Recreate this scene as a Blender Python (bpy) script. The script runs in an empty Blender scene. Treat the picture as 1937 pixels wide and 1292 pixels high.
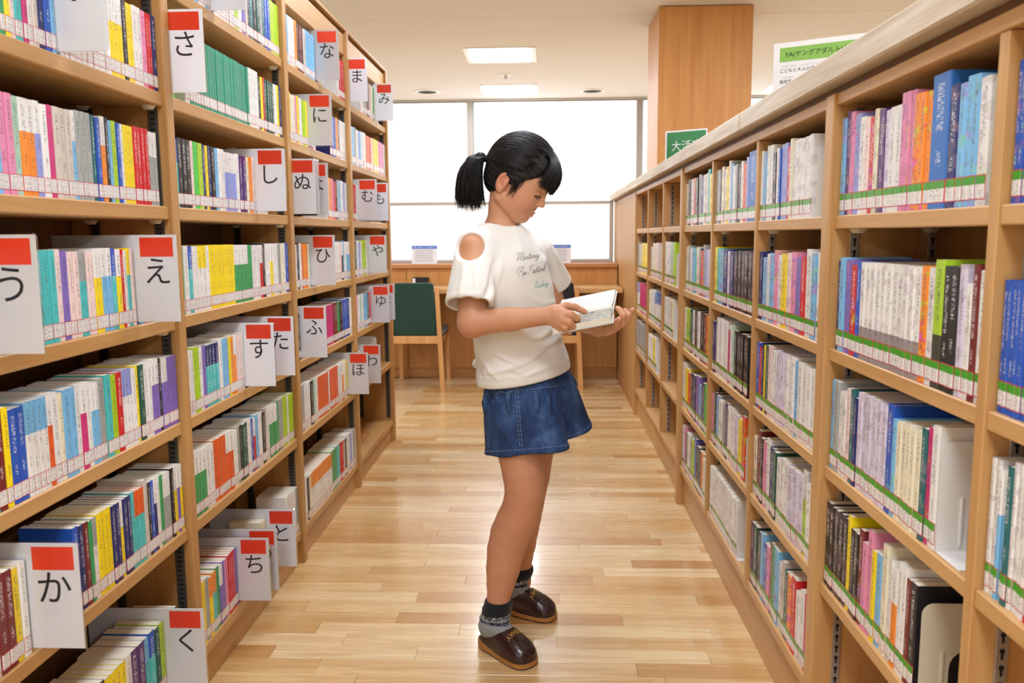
import bpy, bmesh, math, random, numpy as np
from mathutils import Vector, Matrix
from mathutils.bvhtree import BVHTree
random.seed(7); rng = np.random.default_rng(7)
S = bpy.context.scene
COL = S.collection

# ---------------------------------------------------------------- camera, world, exposure
FPX, PITCH, YAW, ROLL, CH = 1555.77, -0.128, 0.042, -0.0075, 1.22
def _axes():
    cy, sy, cp, sp, cr, sr = math.cos(YAW), math.sin(YAW), math.cos(PITCH), math.sin(PITCH), math.cos(ROLL), math.sin(ROLL)
    R = np.array([cy, sy, 0.0]); U = np.array([sy*sp, -cy*sp, cp]); F = np.array([-sy*cp, cy*cp, sp])
    return cr*R + sr*U, -sr*R + cr*U, F
CR, CU, CF = _axes()
camd = bpy.data.cameras.new('camera'); cam = bpy.data.objects.new('camera', camd); COL.objects.link(cam)
camd.sensor_fit = 'HORIZONTAL'; camd.sensor_width = 36.0; camd.lens = FPX/1937*36.0
camd.clip_start = 0.05
camd.dof.use_dof = True; camd.dof.focus_distance = 2.35; camd.dof.aperture_fstop = 6.3
cam.matrix_world = Matrix(((CR[0], CU[0], -CF[0], 0), (CR[1], CU[1], -CF[1], 0), (CR[2], CU[2], -CF[2], CH), (0, 0, 0, 1)))
S.camera = cam
S.view_settings.view_transform = 'Standard'; S.view_settings.look = 'None'
S.view_settings.gamma = 1.0; S.view_settings.use_curve_mapping = False
S.view_settings.exposure = 0.0
LAMP_POWER = 30.0      # radiance of the ceiling panels
BLIND_GLOW = 0.6      # daylight coming through the roller blinds
W = bpy.data.worlds.new('world'); S.world = W; W.use_nodes = True
W.node_tree.nodes['Background'].inputs[0].default_value = (0.8, 0.88, 1.0, 1)
W.node_tree.nodes['Background'].inputs[1].default_value = 0.6

def ray(u, v):
    return CF + CR*(u-968.5)/FPX - CU*(v-646)/FPX
def onx(u, v, x): r = ray(u, v); return np.array([0, 0, CH]) + r*(x/r[0])
def P(u, v, y): r = ray(u, v); return np.array([0, 0, CH]) + r*(y/r[1])
def onz(u, v, z): r = ray(u, v); return np.array([0, 0, CH]) + r*((z-CH)/r[2])
def project(p):
    d = np.asarray(p, float) - np.array([0, 0, CH]); z = d@CF
    return 968.5 + FPX*(d@CR)/z, 646 - FPX*(d@CU)/z

# ---------------------------------------------------------------- helpers
def lin(r, g, b):
    f = lambda c: ((c/255+0.055)/1.055)**2.4 if c/255 > 0.04045 else c/255/12.92
    return (f(r), f(g), f(b), 1.0)
def mesh_obj(name, verts, faces, mat=None, parent=None, smooth=False, kind=None):
    me = bpy.data.meshes.new(name); me.from_pydata([tuple(v) for v in verts], [], [tuple(f) for f in faces]); me.update()
    return link(name, me, mat, parent, smooth, kind)
def link(name, me, mat=None, parent=None, smooth=False, kind=None):
    o = bpy.data.objects.new(name, me); COL.objects.link(o)
    if mat is not None and not me.materials: me.materials.append(mat)
    if parent is not None: o.parent = parent
    if smooth and len(me.polygons): me.polygons.foreach_set('use_smooth', [True]*len(me.polygons))
    if kind: o['kind'] = kind
    return o
def empty(name, loc=(0, 0, 0)):
    o = bpy.data.objects.new(name, None); o.location = loc; o.empty_display_size = 0.05; COL.objects.link(o); return o
def tag(o, label, cat, group=None, kind=None):
    o['label'] = label
    if cat: o['category'] = cat
    if group: o['group'] = group
    if kind: o['kind'] = kind
    return o
class MB:
    """collects simple shapes into one mesh"""
    def __init__(s): s.v = []; s.f = []; s.m = []
    def add(s, v, f, m=0):
        b = len(s.v); s.v += [tuple(float(c) for c in x) for x in v]; s.f += [tuple(i+b for i in q) for q in f]; s.m += [m]*len(f); return s
    def box(s, x0, x1, y0, y1, z0, z1, m=0):
        v = [(x, y, z) for z in (z0, z1) for y in (y0, y1) for x in (x0, x1)]
        return s.add(v, [(0, 2, 3, 1), (4, 5, 7, 6), (0, 1, 5, 4), (2, 6, 7, 3), (0, 4, 6, 2), (1, 3, 7, 5)], m)
    def bbox(s, x0, x1, y0, y1, z0, z1, b=0.002, m=0):
        """box with chamfered edges"""
        X, Y, Z = (x0, x1), (y0, y1), (z0, z1); v = []; idx = {}
        sg = (1, -1)
        for i in (0, 1):
            for j in (0, 1):
                for k in (0, 1):
                    cx, cy, cz = X[i], Y[j], Z[k]; dx, dy, dz = b*sg[i], b*sg[j], b*sg[k]
                    idx[i, j, k, 0] = len(v); v.append((cx, cy+dy, cz+dz))
                    idx[i, j, k, 1] = len(v); v.append((cx+dx, cy, cz+dz))
                    idx[i, j, k, 2] = len(v); v.append((cx+dx, cy+dy, cz))
        f = []
        def q(a): f.append(tuple(idx[t] for t in a))
        for i in (0, 1):
            a = [(i, 0, 0, 0), (i, 1, 0, 0), (i, 1, 1, 0), (i, 0, 1, 0)]; q(a if i else a[::-1])
            a = [(0, i, 0, 1), (1, i, 0, 1), (1, i, 1, 1), (0, i, 1, 1)]; q(a[::-1] if i else a)
            a = [(0, 0, i, 2), (1, 0, i, 2), (1, 1, i, 2), (0, 1, i, 2)]; q(a if i else a[::-1])
        for i in (0, 1):
            for j in (0, 1):
                a = [(i, j, 0, 0), (i, j, 0, 1), (i, j, 1, 1), (i, j, 1, 0)]; q(a if i != j else a[::-1])
                a = [(i, 0, j, 0), (i, 0, j, 2), (i, 1, j, 2), (i, 1, j, 0)]; q(a[::-1] if i != j else a)
                a = [(0, i, j, 1), (0, i, j, 2), (1, i, j, 2), (1, i, j, 1)]; q(a if i != j else a[::-1])
        for i in (0, 1):
            for j in (0, 1):
                for k in (0, 1):
                    a = [(i, j, k, 0), (i, j, k, 1), (i, j, k, 2)]; q(a if (i+j+k) % 2 else a[::-1])
        return s.add(v, f, m)
    def prism(s, pts, a0, a1, axis='y', m=0):
        """2D outline extruded along axis; outline in the other two axes in order xyz"""
        n = len(pts); v = []
        for a in (a0, a1):
            for p in pts:
                v.append({'x': (a, p[0], p[1]), 'y': (p[0], a, p[1]), 'z': (p[0], p[1], a)}[axis])
        f = [tuple(range(n))[::-1], tuple(range(n, 2*n))] + [(i, (i+1) % n, n+(i+1) % n, n+i) for i in range(n)]
        return s.add(v, f, m)
    def tube(s, pts, radii, n=8, m=0, cap=True):
        pts = [np.asarray(p, float) for p in pts]
        if not hasattr(radii, '__len__'): radii = [radii]*len(pts)
        base = len(s.v); ref = None
        for i, p in enumerate(pts):
            t = pts[min(i+1, len(pts)-1)] - pts[max(i-1, 0)]; t = t/(np.linalg.norm(t)+1e-12)
            if ref is None:
                ref = np.cross(t, (0, 0, 1) if abs(t[2]) < .9 else (1, 0, 0))
            ref = ref - t*(ref@t); ref /= (np.linalg.norm(ref)+1e-12); o = np.cross(t, ref)
            for k in range(n):
                a = 2*math.pi*k/n; s.v.append(tuple(p + radii[i]*(ref*math.cos(a) + o*math.sin(a))))
        for i in range(len(pts)-1):
            for k in range(n):
                s.f.append((base+i*n+k, base+i*n+(k+1) % n, base+(i+1)*n+(k+1) % n, base+(i+1)*n+k)); s.m.append(m)
        if cap:
            s.f.append(tuple(base+k for k in range(n))[::-1]); s.m.append(m)
            e = base+(len(pts)-1)*n; s.f.append(tuple(e+k for k in range(n))); s.m.append(m)
        return s
    def build(s, name, mats, parent=None, smooth=False, kind=None):
        me = bpy.data.meshes.new(name); me.from_pydata(s.v, [], s.f); me.update()
        for mt in (mats if isinstance(mats, (list, tuple)) else [mats]): me.materials.append(mt)
        if any(s.m): me.polygons.foreach_set('material_index', s.m)
        return link(name, me, None, parent, smooth, kind)

def text_mesh(body, size=1.0, align='CENTER', shear=0.0, sx=1.0, spacing=1.0):
    """flat lettering as (verts, faces) centred on the origin in x,y"""
    c = bpy.data.curves.new('t', 'FONT'); c.body = body; c.size = size; c.shear = shear; c.space_character = spacing
    c.resolution_u = 4
    o = bpy.data.objects.new('t', c); COL.objects.link(o); bpy.context.view_layer.update()
    me = bpy.data.meshes.new_from_object(o.evaluated_get(bpy.context.evaluated_depsgraph_get()))
    v = np.array([x.co[:] for x in me.vertices]) if len(me.vertices) else np.zeros((0, 3)); f = [tuple(p.vertices) for p in me.polygons]
    bpy.data.objects.remove(o); bpy.data.curves.remove(c); bpy.data.meshes.remove(me)
    if len(v):
        v[:, 0] *= sx
        if align == 'CENTER': v[:, 0] -= (v[:, 0].min()+v[:, 0].max())/2; v[:, 1] -= (v[:, 1].min()+v[:, 1].max())/2
    return v, f
def place_text(mb, body, origin, ex, ey, size, m=0, align='CENTER', **k):
    v, f = text_mesh(body, size, align, **k)
    o = np.asarray(origin, float); ex = np.asarray(ex, float); ey = np.asarray(ey, float)
    mb.add([o + ex*a[0] + ey*a[1] for a in v], f, m)

# ---------------------------------------------------------------- materials
def mat(name, color=(.8, .8, .8, 1), rough=.5, **k):
    m = bpy.data.materials.new(name); m.use_nodes = True; b = m.node_tree.nodes['Principled BSDF']
    b.inputs['Base Color'].default_value = color; b.inputs['Roughness'].default_value = rough
    for a, v in k.items(): b.inputs[a.replace('_', ' ')].default_value = v
    return m
class NT:
    def __init__(s, m): s.t = m.node_tree; s.b = s.t.nodes.get('Principled BSDF')
    def n(s, typ, **k):
        x = s.t.nodes.new(typ)
        for a, v in k.items(): setattr(x, a, v)
        return x
    def l(s, a, b): s.t.links.new(a, b)
    def val(s, sock, v):
        if hasattr(v, 'is_linked') or isinstance(v, bpy.types.NodeSocket): s.l(v, sock)
        else: sock.default_value = v
    def math(s, op, a, b=0.0, clamp=False):
        x = s.n('ShaderNodeMath', operation=op, use_clamp=clamp); s.val(x.inputs[0], a); s.val(x.inputs[1], b); return x.outputs[0]
    def mix(s, fac, a, b, blend='MIX'):
        x = s.n('ShaderNodeMix', data_type='RGBA', blend_type=blend); s.val(x.inputs[0], fac); s.val(x.inputs[6], a); s.val(x.inputs[7], b); return x.outputs[2]
    def ramp(s, fac, stops):
        x = s.n('ShaderNodeValToRGB'); e = x.color_ramp.elements
        while len(e) < len(stops): e.new(0.5)
        for i, (p, c) in enumerate(stops): e[i].position = p; e[i].color = c
        s.l(fac, x.inputs[0]); return x.outputs[0]
    def noise(s, vec, scale, detail=3, rough=.5, dist=0.0):
        x = s.n('ShaderNodeTexNoise'); x.inputs['Scale'].default_value = scale; x.inputs['Detail'].default_value = detail
        x.inputs['Roughness'].default_value = rough; x.inputs['Distortion'].default_value = dist
        if vec is not None: s.l(vec, x.inputs['Vector'])
        return x
    def mapping(s, vec, scale=(1, 1, 1), loc=(0, 0, 0), rot=(0, 0, 0)):
        x = s.n('ShaderNodeMapping'); x.inputs['Scale'].default_value = scale; x.inputs['Location'].default_value = loc; x.inputs['Rotation'].default_value = rot
        s.l(vec, x.inputs['Vector']); return x.outputs[0]
    def coord(s, which='Object'): return s.n('ShaderNodeTexCoord').outputs[which]
    def bump(s, h, strength=.2, dist=.001):
        x = s.n('ShaderNodeBump'); x.inputs['Strength'].default_value = strength; x.inputs['Distance'].default_value = dist
        s.l(h, x.inputs['Height']); s.l(x.outputs[0], s.b.inputs['Normal'])
def wood(name, c1, c2, axis='z', rough=.42, fine=1.0):
    """veneer: long soft streaks along the axis plus fine pores"""
    m = mat(name, c1, rough); t = NT(m); co = t.coord('Object')
    st = {'x': (1.2, 22, 22), 'y': (22, 1.2, 22), 'z': (22, 22, 1.2)}[axis]
    a = t.noise(t.mapping(co, st), 1.0*fine, 3, .55, .6).outputs['Fac']
    sp = {'x': (8, 260, 260), 'y': (260, 8, 260), 'z': (260, 260, 8)}[axis]
    p = t.noise(t.mapping(co, sp), 1.0, 2).outputs['Fac']
    f = t.math('ADD', t.math('MULTIPLY', a, .8), t.math('MULTIPLY', p, .25))
    t.l(t.ramp(f, [(.34, c2), (.68, c1)]), t.b.inputs['Base Color']); t.bump(p, .06, .0006)
    return m
M = {}
M['beech_z'] = wood('beech veneer upright', lin(196, 150, 92), lin(174, 124, 66), 'z')
M['beech_y'] = wood('beech veneer lengthwise', lin(200, 155, 97), lin(178, 130, 72), 'y')
M['maple_z'] = wood('pale veneer upright', lin(206, 162, 106), lin(188, 138, 80), 'z')
M['maple_y'] = wood('pale veneer lengthwise', lin(210, 166, 110), lin(192, 144, 86), 'y')
M['panel_z'] = wood('orange veneer panel', lin(206, 150, 86), lin(188, 126, 64), 'z')
M['panel_x'] = wood('orange veneer ledge', lin(198, 142, 84), lin(176, 118, 64), 'x')
M['back'] = wood('bookcase back board', lin(124, 84, 42), lin(104, 68, 32), 'z', .55)  # tone lowered so the shelf interiors look more deeply shaded
M['cap'] = wood('grey oak counter', lin(222, 210, 190), lin(188, 168, 138), 'y', .5, 1.6)
M['chair'] = wood('chair beech', lin(222, 168, 108), lin(205, 148, 88), 'z')
M['white'] = mat('white paint', lin(235, 234, 230), .55)
M['cream'] = mat('cream board', lin(232, 226, 214), .6)
M['steel'] = mat('slotted steel strip', lin(168, 160, 150), .4, Metallic=.55)
M['dark_steel'] = mat('dark slotted strip', lin(88, 84, 78), .45, Metallic=.5)
M['slot'] = mat('slot shadow', lin(20, 18, 16), .8)
M['plastic'] = mat('shelf support plastic', lin(214, 200, 172), .45)
M['bookend'] = mat('white enamelled bookend', lin(226, 224, 220), .32)
M['bookend_beige'] = mat('beige enamelled bookend', lin(206, 196, 172), .35)
M['card'] = mat('white index card', lin(246, 246, 250), .28)
M['red_block'] = mat('red print', lin(226, 62, 32), .35)
M['ink'] = mat('black print', lin(26, 26, 30), .5)
M['green_cloth'] = mat('dark green upholstery', lin(16, 58, 46), .85, Sheen_Weight=.3)
M['black_cloth'] = mat('black upholstery', lin(22, 22, 30), .85, Sheen_Weight=.3)
M['alu'] = mat('grey window frame', lin(196, 192, 186), .45)
M['mullion'] = mat('taupe window mullion', lin(168, 160, 150), .5)
M['green_print'] = mat('light green print', lin(138, 190, 84), .45)
M['deep_green'] = mat('green sign face', lin(60, 134, 82), .35)
M['blue_print'] = mat('blue print', lin(86, 128, 222), .45)
M['paper'] = mat('white paper', lin(240, 240, 244), .5)
M['grey_print'] = mat('grey print', lin(120, 120, 132), .6)
M['black'] = mat('black plastic', lin(24, 24, 26), .4)
M['page'] = mat('page paper', lin(236, 230, 214), .8)
def acrylic():
    m = bpy.data.materials.new('clear acrylic'); m.use_nodes = True; t = m.node_tree; t.nodes.clear()
    o = t.nodes.new('ShaderNodeOutputMaterial'); mx = t.nodes.new('ShaderNodeMixShader'); tr = t.nodes.new('ShaderNodeBsdfTransparent'); g = t.nodes.new('ShaderNodeBsdfGlossy')
    tr.inputs[0].default_value = (1, 1, 1, 1); g.inputs['Roughness'].default_value = .08
    fr = t.nodes.new('ShaderNodeFresnel'); fr.inputs[0].default_value = 1.25
    t.links.new(fr.outputs[0], mx.inputs[0]); t.links.new(tr.outputs[0], mx.inputs[1]); t.links.new(g.outputs[0], mx.inputs[2]); t.links.new(mx.outputs[0], o.inputs[0]); return m
M['acrylic'] = acrylic()
def emit(name, col, s):
    m = mat(name, col, .6); b = m.node_tree.nodes['Principled BSDF']; b.inputs['Emission Color'].default_value = col; b.inputs['Emission Strength'].default_value = s; return m
M['lamp'] = emit('lit diffuser', (.90, .97, 1.09, 1), LAMP_POWER)
M['blind'] = emit('backlit roller blind', (.97, .985, 1.0, 1), BLIND_GLOW)
M['screen'] = emit('self-lit frosted screen', (.94, .97, 1.0, 1), BLIND_GLOW*.82)  # added glow stands in for daylight passing through the frosted pane
def ceiling_mat():
    m = mat('rock wool ceiling board', lin(226, 220, 208), .85); t = NT(m); co = t.coord('Object')
    n = t.noise(t.mapping(co, (30, 120, 30)), 1.0, 5, .7).outputs['Fac']
    n2 = t.noise(co, 1.3, 2).outputs['Fac']
    c = t.mix(t.math('GREATER_THAN', n, .68), lin(222, 218, 213), lin(194, 185, 172))
    t.l(c, t.b.inputs['Base Color']); t.bump(n, .25, .002); return m
M['ceiling'] = ceiling_mat()
M['wall'] = mat('cream wall paint', lin(228, 220, 206), .7)
def plank_mat():
    m = mat('lacquered birch floor', lin(220, 188, 134), .2); t = NT(m); co = t.coord('Object')
    r = t.n('ShaderNodeObjectInfo').outputs['Random']; loc = t.n('ShaderNodeCombineXYZ')
    t.l(t.math('MULTIPLY', r, 37.0), loc.inputs[0]); t.l(t.math('MULTIPLY', r, 91.0), loc.inputs[1]); t.l(t.math('MULTIPLY', r, 53.0), loc.inputs[2])
    v = t.n('ShaderNodeVectorMath', operation='ADD'); t.l(co, v.inputs[0]); t.l(loc.outputs[0], v.inputs[1])
    g = t.noise(t.mapping(v.outputs[0], (1.6, 26, 10)), 1.0, 4, .6, 1.2).outputs['Fac']
    wv = t.n('ShaderNodeTexWave', wave_type='BANDS', bands_direction='Y'); wv.inputs['Scale'].default_value = 9; wv.inputs['Distortion'].default_value = 9; wv.inputs['Detail'].default_value = 2; wv.inputs['Detail Scale'].default_value = .6
    t.l(t.mapping(v.outputs[0], (1.0, 5, 1)), wv.inputs['Vector'])
    tone = t.ramp(r, [(0, lin(190, 142, 84)), (.2, lin(212, 172, 112)), (.6, lin(226, 194, 138)), (1, lin(238, 214, 168))])
    c = t.mix(t.math('MULTIPLY', t.math('SUBTRACT', .62, g, True), 1.5, True), tone, lin(168, 116, 62))
    c = t.mix(t.math('MULTIPLY', wv.outputs['Fac'], .16), c, lin(176, 126, 70))
    t.l(c, t.b.inputs['Base Color']); t.b.inputs['Coat Weight'].default_value = .4; t.b.inputs['Coat Roughness'].default_value = .1
    t.l(t.math('ADD', t.math('MULTIPLY', g, .1), .22), t.b.inputs['Roughness']); t.bump(g, .05, .0006); return m
M['plank'] = plank_mat()
# ---------------------------------------------------------------- room shell
ZC = 2.938; YB = 10.76; XL, XR, YF = -5.6, 5.8, -7.0
m = MB(); m.box(XL-.1, XR+.1, YF-.1, YB+.3, -.12, -.0045)
floor = m.build('floor', M['plank'], kind='structure'); tag(floor, 'pale lacquered birch plank floor', None)
# planks across the aisle, each a piece
PW = .0757; nrow = 0
y = .95; x0, x1 = -.985, .665
prng = random.Random(11); n_plank = 0
while y < 7.02:
    x = x0 - prng.uniform(0, .5)
    while x < x1 and n_plank < 300:
        ln = prng.choice((.45, .6, .75, .9)) * prng.uniform(.9, 1.1); a, b = max(x, x0), min(x+ln, x1)
        if b - a > .03:
            cx, cy = (a+b)/2, y+PW/2
            mm = MB(); mm.bbox(-(b-a)/2+.0003, (b-a)/2-.0003, -PW/2+.00035, PW/2-.00035, -.0045, 0, .0006)
            o = mm.build('plank', M['plank'], floor); o.location = (cx, cy, 0); n_plank += 1
        x += ln
    y += PW
m = MB(); m.box(XL-.1, XR+.1, YF-.1, YB+.3, ZC+.012, ZC+.12)
ceil = m.build('ceiling', M['ceiling'], kind='structure'); tag(ceil, 'cream rock wool ceiling boards', None)
for ya, yb in ((YF-.1, 6.795), (6.801, YB+.2)):
    mm = MB(); mm.bbox(XL-.1, XR+.1, ya, yb, ZC, ZC+.012, .002); mm.build('ceiling_board', M['ceiling'], ceil)
for nm, bx in (('wall_left', (XL-.1, XL, YF, YB, 0, ZC)), ('wall_right', (XR, XR+.1, YF, YB, 0, ZC)), ('wall_front', (XL, XR, YF-.1, YF, 0, ZC))):
    mm = MB(); mm.box(*bx); o = mm.build(nm, M['wall'], kind='structure')
mm = MB(); mm.box(XL, XR, YB, YB+.12, 0, .62); o = mm.build('wall_back', M['wall'], kind='structure')
# window band with roller blinds: mullions stand in front of the blinds' side gaps
win = empty('window_1', (0, YB, .62)); win['kind'] = 'structure'; win['label'] = 'wide window band with backlit white roller blinds'
def child_at(mb, name, mt, parent, **k):
    o = mb.build(name, mt, parent, **k); o.matrix_parent_inverse = Matrix.Translation(parent.location).inverted(); return o
mull = [-5.32, -3.16, -.965, 1.182, 3.36, 5.5]
for x in mull:
    mm = MB(); mm.bbox(x-.036, x+.036, YB-.05, YB+.08, .62, ZC, .004); child_at(mm, 'mullion', M['mullion'], win)
for a, b in zip(mull[:-1], mull[1:]):
    mm = MB(); mm.bbox(a+.05, b-.03, YB-.03, YB-.024, .66, ZC-.035, .001); child_at(mm, 'roller_blind', M['blind'], win)
    mm = MB(); mm.tube([(a+.05, YB+.0, ZC-.045), (b-.03, YB, ZC-.045)], .022, 12); child_at(mm, 'blind_tube', M['mullion'], win, smooth=True)
    mm = MB(); mm.box(a+.03, b-.03, YB+.07, YB+.076, .64, ZC); child_at(mm, 'pane', M['acrylic'], win)
mm = MB(); mm.bbox(XL, XR, YB-.06, YB+.08, ZC-.022, ZC, .003); child_at(mm, 'head_rail', M['alu'], win)
# clad column beside the low bookcase
mm = MB(); mm.box(.868, 1.56, 6.545, 7.195, 0, ZC-.012)
colm = mm.build('column', M['panel_z'], kind='structure'); tag(colm, 'square column clad in orange wood veneer', None)
for bx in ((.866, 1.566, 6.538, 6.545), (.866, 1.566, 7.195, 7.202)):
    mm = MB(); mm.bbox(bx[0], bx[1], bx[2], bx[3], 0, ZC-.006, .001); mm.build('veneer_panel', M['panel_z'], colm)
for bx in ((.860, .868, 6.54, 7.2), (1.56, 1.568, 6.54, 7.2)):
    mm = MB(); mm.bbox(bx[0], bx[1], bx[2], bx[3], 0, ZC-.006, .001); mm.build('veneer_panel', M['panel_z'], colm)

# ---------------------------------------------------------------- ceiling fittings
def ceiling_light(cx, cy, label, s=.68):
    r = empty('ceiling_light', (cx, cy, ZC)); tag(r, label, 'light', 'square ceiling lights')
    h = s/2; d = .03
    mm = MB()
    for i in range(4):
        a, b = [(-1, -1), (1, -1), (1, 1), (-1, 1)][i], [(1, -1), (1, 1), (-1, 1), (-1, -1)][i]
        o1 = (cx+a[0]*h, cy+a[1]*h); o2 = (cx+b[0]*h, cy+b[1]*h); q = h-.05
        i1 = (cx+a[0]*q, cy+a[1]*q); i2 = (cx+b[0]*q, cy+b[1]*q)
        mm.add([(*o1, ZC-.008), (*o2, ZC-.008), (*i2, ZC-.002), (*i1, ZC-.002), (*o1, ZC), (*o2, ZC)], [(0, 3, 2, 1), (0, 1, 5, 4)])
    child_at(mm, 'frame', M['white'], r)
    mm = MB(); q = h-.05
    mm.add([(cx-q, cy-q, ZC-.004), (cx+q, cy-q, ZC-.004), (cx+q, cy+q, ZC-.004), (cx-q, cy+q, ZC-.004), (cx-q*.8, cy-q*.8, ZC-.012), (cx+q*.8, cy-q*.8, ZC-.012), (cx+q*.8, cy+q*.8, ZC-.012), (cx-q*.8, cy+q*.8, ZC-.012)],
           [(4, 7, 6, 5), (0, 4, 5, 1), (1, 5, 6, 2), (2, 6, 7, 3), (3, 7, 4, 0)])
    child_at(mm, 'diffuser', M['lamp'], r)
ceiling_light(-.43, 8.17, 'square ceiling light beyond the aisle, before the sprinkler head')
ceiling_light(-.43, 10.07, 'square ceiling light close to the window, between two downlights')
ceiling_light(2.95, 10.07, 'square ceiling light beyond the wood clad column')
for yy in (5.25, 2.85, .45, -1.5, -3.4, -5.3):  # unseen row, added and spaced to brighten the index plates
    ceiling_light(-.15, yy, 'unseen square ceiling light above the book aisle')
for xx in (2.6, -3.4):
    for yy in (8.17, 5.25, 3.3, 1.35, -.6, -2.55, -4.5): ceiling_light(xx, yy, 'square ceiling light above the neighbouring aisles')
def disc(mb, c, r0, r1, z0, z1, n=28, m=0):
    v = []; 
    for r, z in ((r0, z0), (r1, z1)): v += [(c[0]+r*math.cos(2*math.pi*i/n), c[1]+r*math.sin(2*math.pi*i/n), z) for i in range(n)]
    mb.add(v, [(i, (i+1) % n, n+(i+1) % n, n+i) for i in range(n)], m); return mb
for (x, y), lb in (((-1.415, 10.08), 'round unlit downlight near the blind above the green chair'), ((.558, 10.18), 'round unlit downlight near the blind beside the column')):
    r = empty('downlight', (x, y, ZC)); tag(r, lb, 'downlight', 'round unlit downlights')
    mm = MB(); disc(mm, (x, y), .165, .155, ZC, ZC-.012); disc(mm, (x, y), .155, .115, ZC-.012, ZC-.014); disc(mm, (x, y), .115, .112, ZC-.014, ZC-.004); child_at(mm, 'trim_ring', M['white'], r, smooth=False)
    mm = MB(); disc(mm, (x, y), .1135, .0001, ZC-.006, ZC-.0055); child_at(mm, 'reflector', M['slot'], r)
r = empty('sprinkler', (-.43, 9.12, ZC)); tag(r, 'small white sprinkler head between two square ceiling lights', 'sprinkler')
mm = MB(); disc(mm, (-.43, 9.12), .085, .07, ZC, ZC-.012); disc(mm, (-.43, 9.12), .07, .0001, ZC-.012, ZC-.013); child_at(mm, 'rosette', M['white'], r)
mm = MB(); disc(mm, (-.43, 9.12), .016, .016, ZC-.012, ZC-.05); disc(mm, (-.43, 9.12), .028, .0001, ZC-.05, ZC-.052); disc(mm, (-.43, 9.12), .028, .0001, ZC-.05, ZC-.046); child_at(mm, 'nozzle', M['alu'], r)

# ---------------------------------------------------------------- tall bookcase
LF, LBK = -.9116, -1.165
PY = [1.0594, 1.9986, 2.9378, 3.8770, 4.8082]; PT = .039
TL = [1.84, 1.567, 1.297, 1.025, .76, .482, .127]; ST = .033
lcase = empty('bookcase', (-1.04, 2.95, 0)); tag(lcase, 'tall seven-tier beech bookcase full of small paperbacks', 'bookcase')
def Lp(mb, name, mt, **k): return child_at(mb, name, mt, lcase, **k)
for i, y in enumerate(PY):
    mm = MB(); mm.bbox(LBK-.012, LF, y, y+PT, 0, 2.168, .0025); Lp(mm, 'post', M['beech_z'])
for i in range(4):
    a, b = PY[i]+PT+.0008, PY[i+1]-.0008
    for z in TL:
        mm = MB(); mm.bbox(LBK, LF-.009, a, b, z-ST, z, .003); Lp(mm, 'shelf', M['beech_y'])
    mm = MB(); mm.box(LBK-.012, LBK-.0005, a, b, 0, 2.15); Lp(mm, 'back_panel', M['back'])
    mm = MB(); mm.bbox(LF-.04, LF-.021, a, b, 0, TL[-1]-ST-.0005, .0015); Lp(mm, 'plinth', M['beech_y'])
    mm = MB(); mm.bbox(LBK, LF-.013, a, b, 2.045, 2.138, .002); Lp(mm, 'header', M['maple_y'])
    mm = MB(); mm.bbox(LBK, LF-.001, a, b, 2.152, 2.166, .002); Lp(mm, 'top_board', M['beech_y'])
def strip(x0, x1, y, z0, z1, ny, parent, mt, keyhole, name='slotted_strip'):
    """slotted standard on a side panel; ny = -1: proud towards -y"""
    t = .0035; ya, yb = (y-t, y) if ny < 0 else (y, y+t)
    mm = MB(); mm.bbox(x0, x1, ya, yb, z0, z1, .0006); o = child_at(mm, name, mt, parent)
    sl = MB(); z = z0+.012; c = (x0+x1)/2; yf = ya-.0004 if ny < 0 else yb+.0004
    while z < z1-.008:
        if keyhole:
            pts = [(c+.0042*math.cos(a), z+.004+.0042*math.sin(a)) for a in [math.pi*2*k/8 for k in range(8)]]
            sl.add([(p[0], yf, p[1]) for p in pts], [tuple(range(8))]); sl.add([(c-.002, yf, z-.009), (c+.002, yf, z-.009), (c+.002, yf, z+.002), (c-.002, yf, z+.002)], [(0, 1, 2, 3)]); z += .025
        else:
            sl.add([(c-.006, yf, z), (c+.006, yf, z), (c+.006, yf, z+.006), (c-.006, yf, z+.006)], [(0, 1, 2, 3)]); z += .0125
    sl.build('slots', M['slot'], o, kind='stuff')
    return o
for i in range(1, 5):
    for dx in (.034, .195):
        strip(LF-dx-.012, LF-dx+.012, PY[i]-.0003, .14, 2.03, -1, lcase, M['dark_steel'], False)
def support(mb, x, y, z, r=.02):
    """half-round plastic pad that carries the shelf from below, against a side panel"""
    n = 10; v = [(x+r*math.cos(math.pi*2*k/n), y+r*.9*math.sin(math.pi*2*k/n), z) for k in range(n)] + [(x+r*.6*math.cos(math.pi*2*k/n), y+r*.5*math.sin(math.pi*2*k/n), z-.009) for k in range(n)]
    mb.add(v, [tuple(range(n)), tuple(range(n, 2*n))[::-1]] + [(k, n+k, n+(k+1) % n, (k+1) % n) for k in range(n)])
for i in range(1, 5):
    for z in TL[:-1]:
        for dx in (.034, .195):
            mm = MB(); support(mm, LF-dx, PY[i]-.022, z-ST-.0004, .018); Lp(mm, 'shelf_support', M['plastic'])

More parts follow.
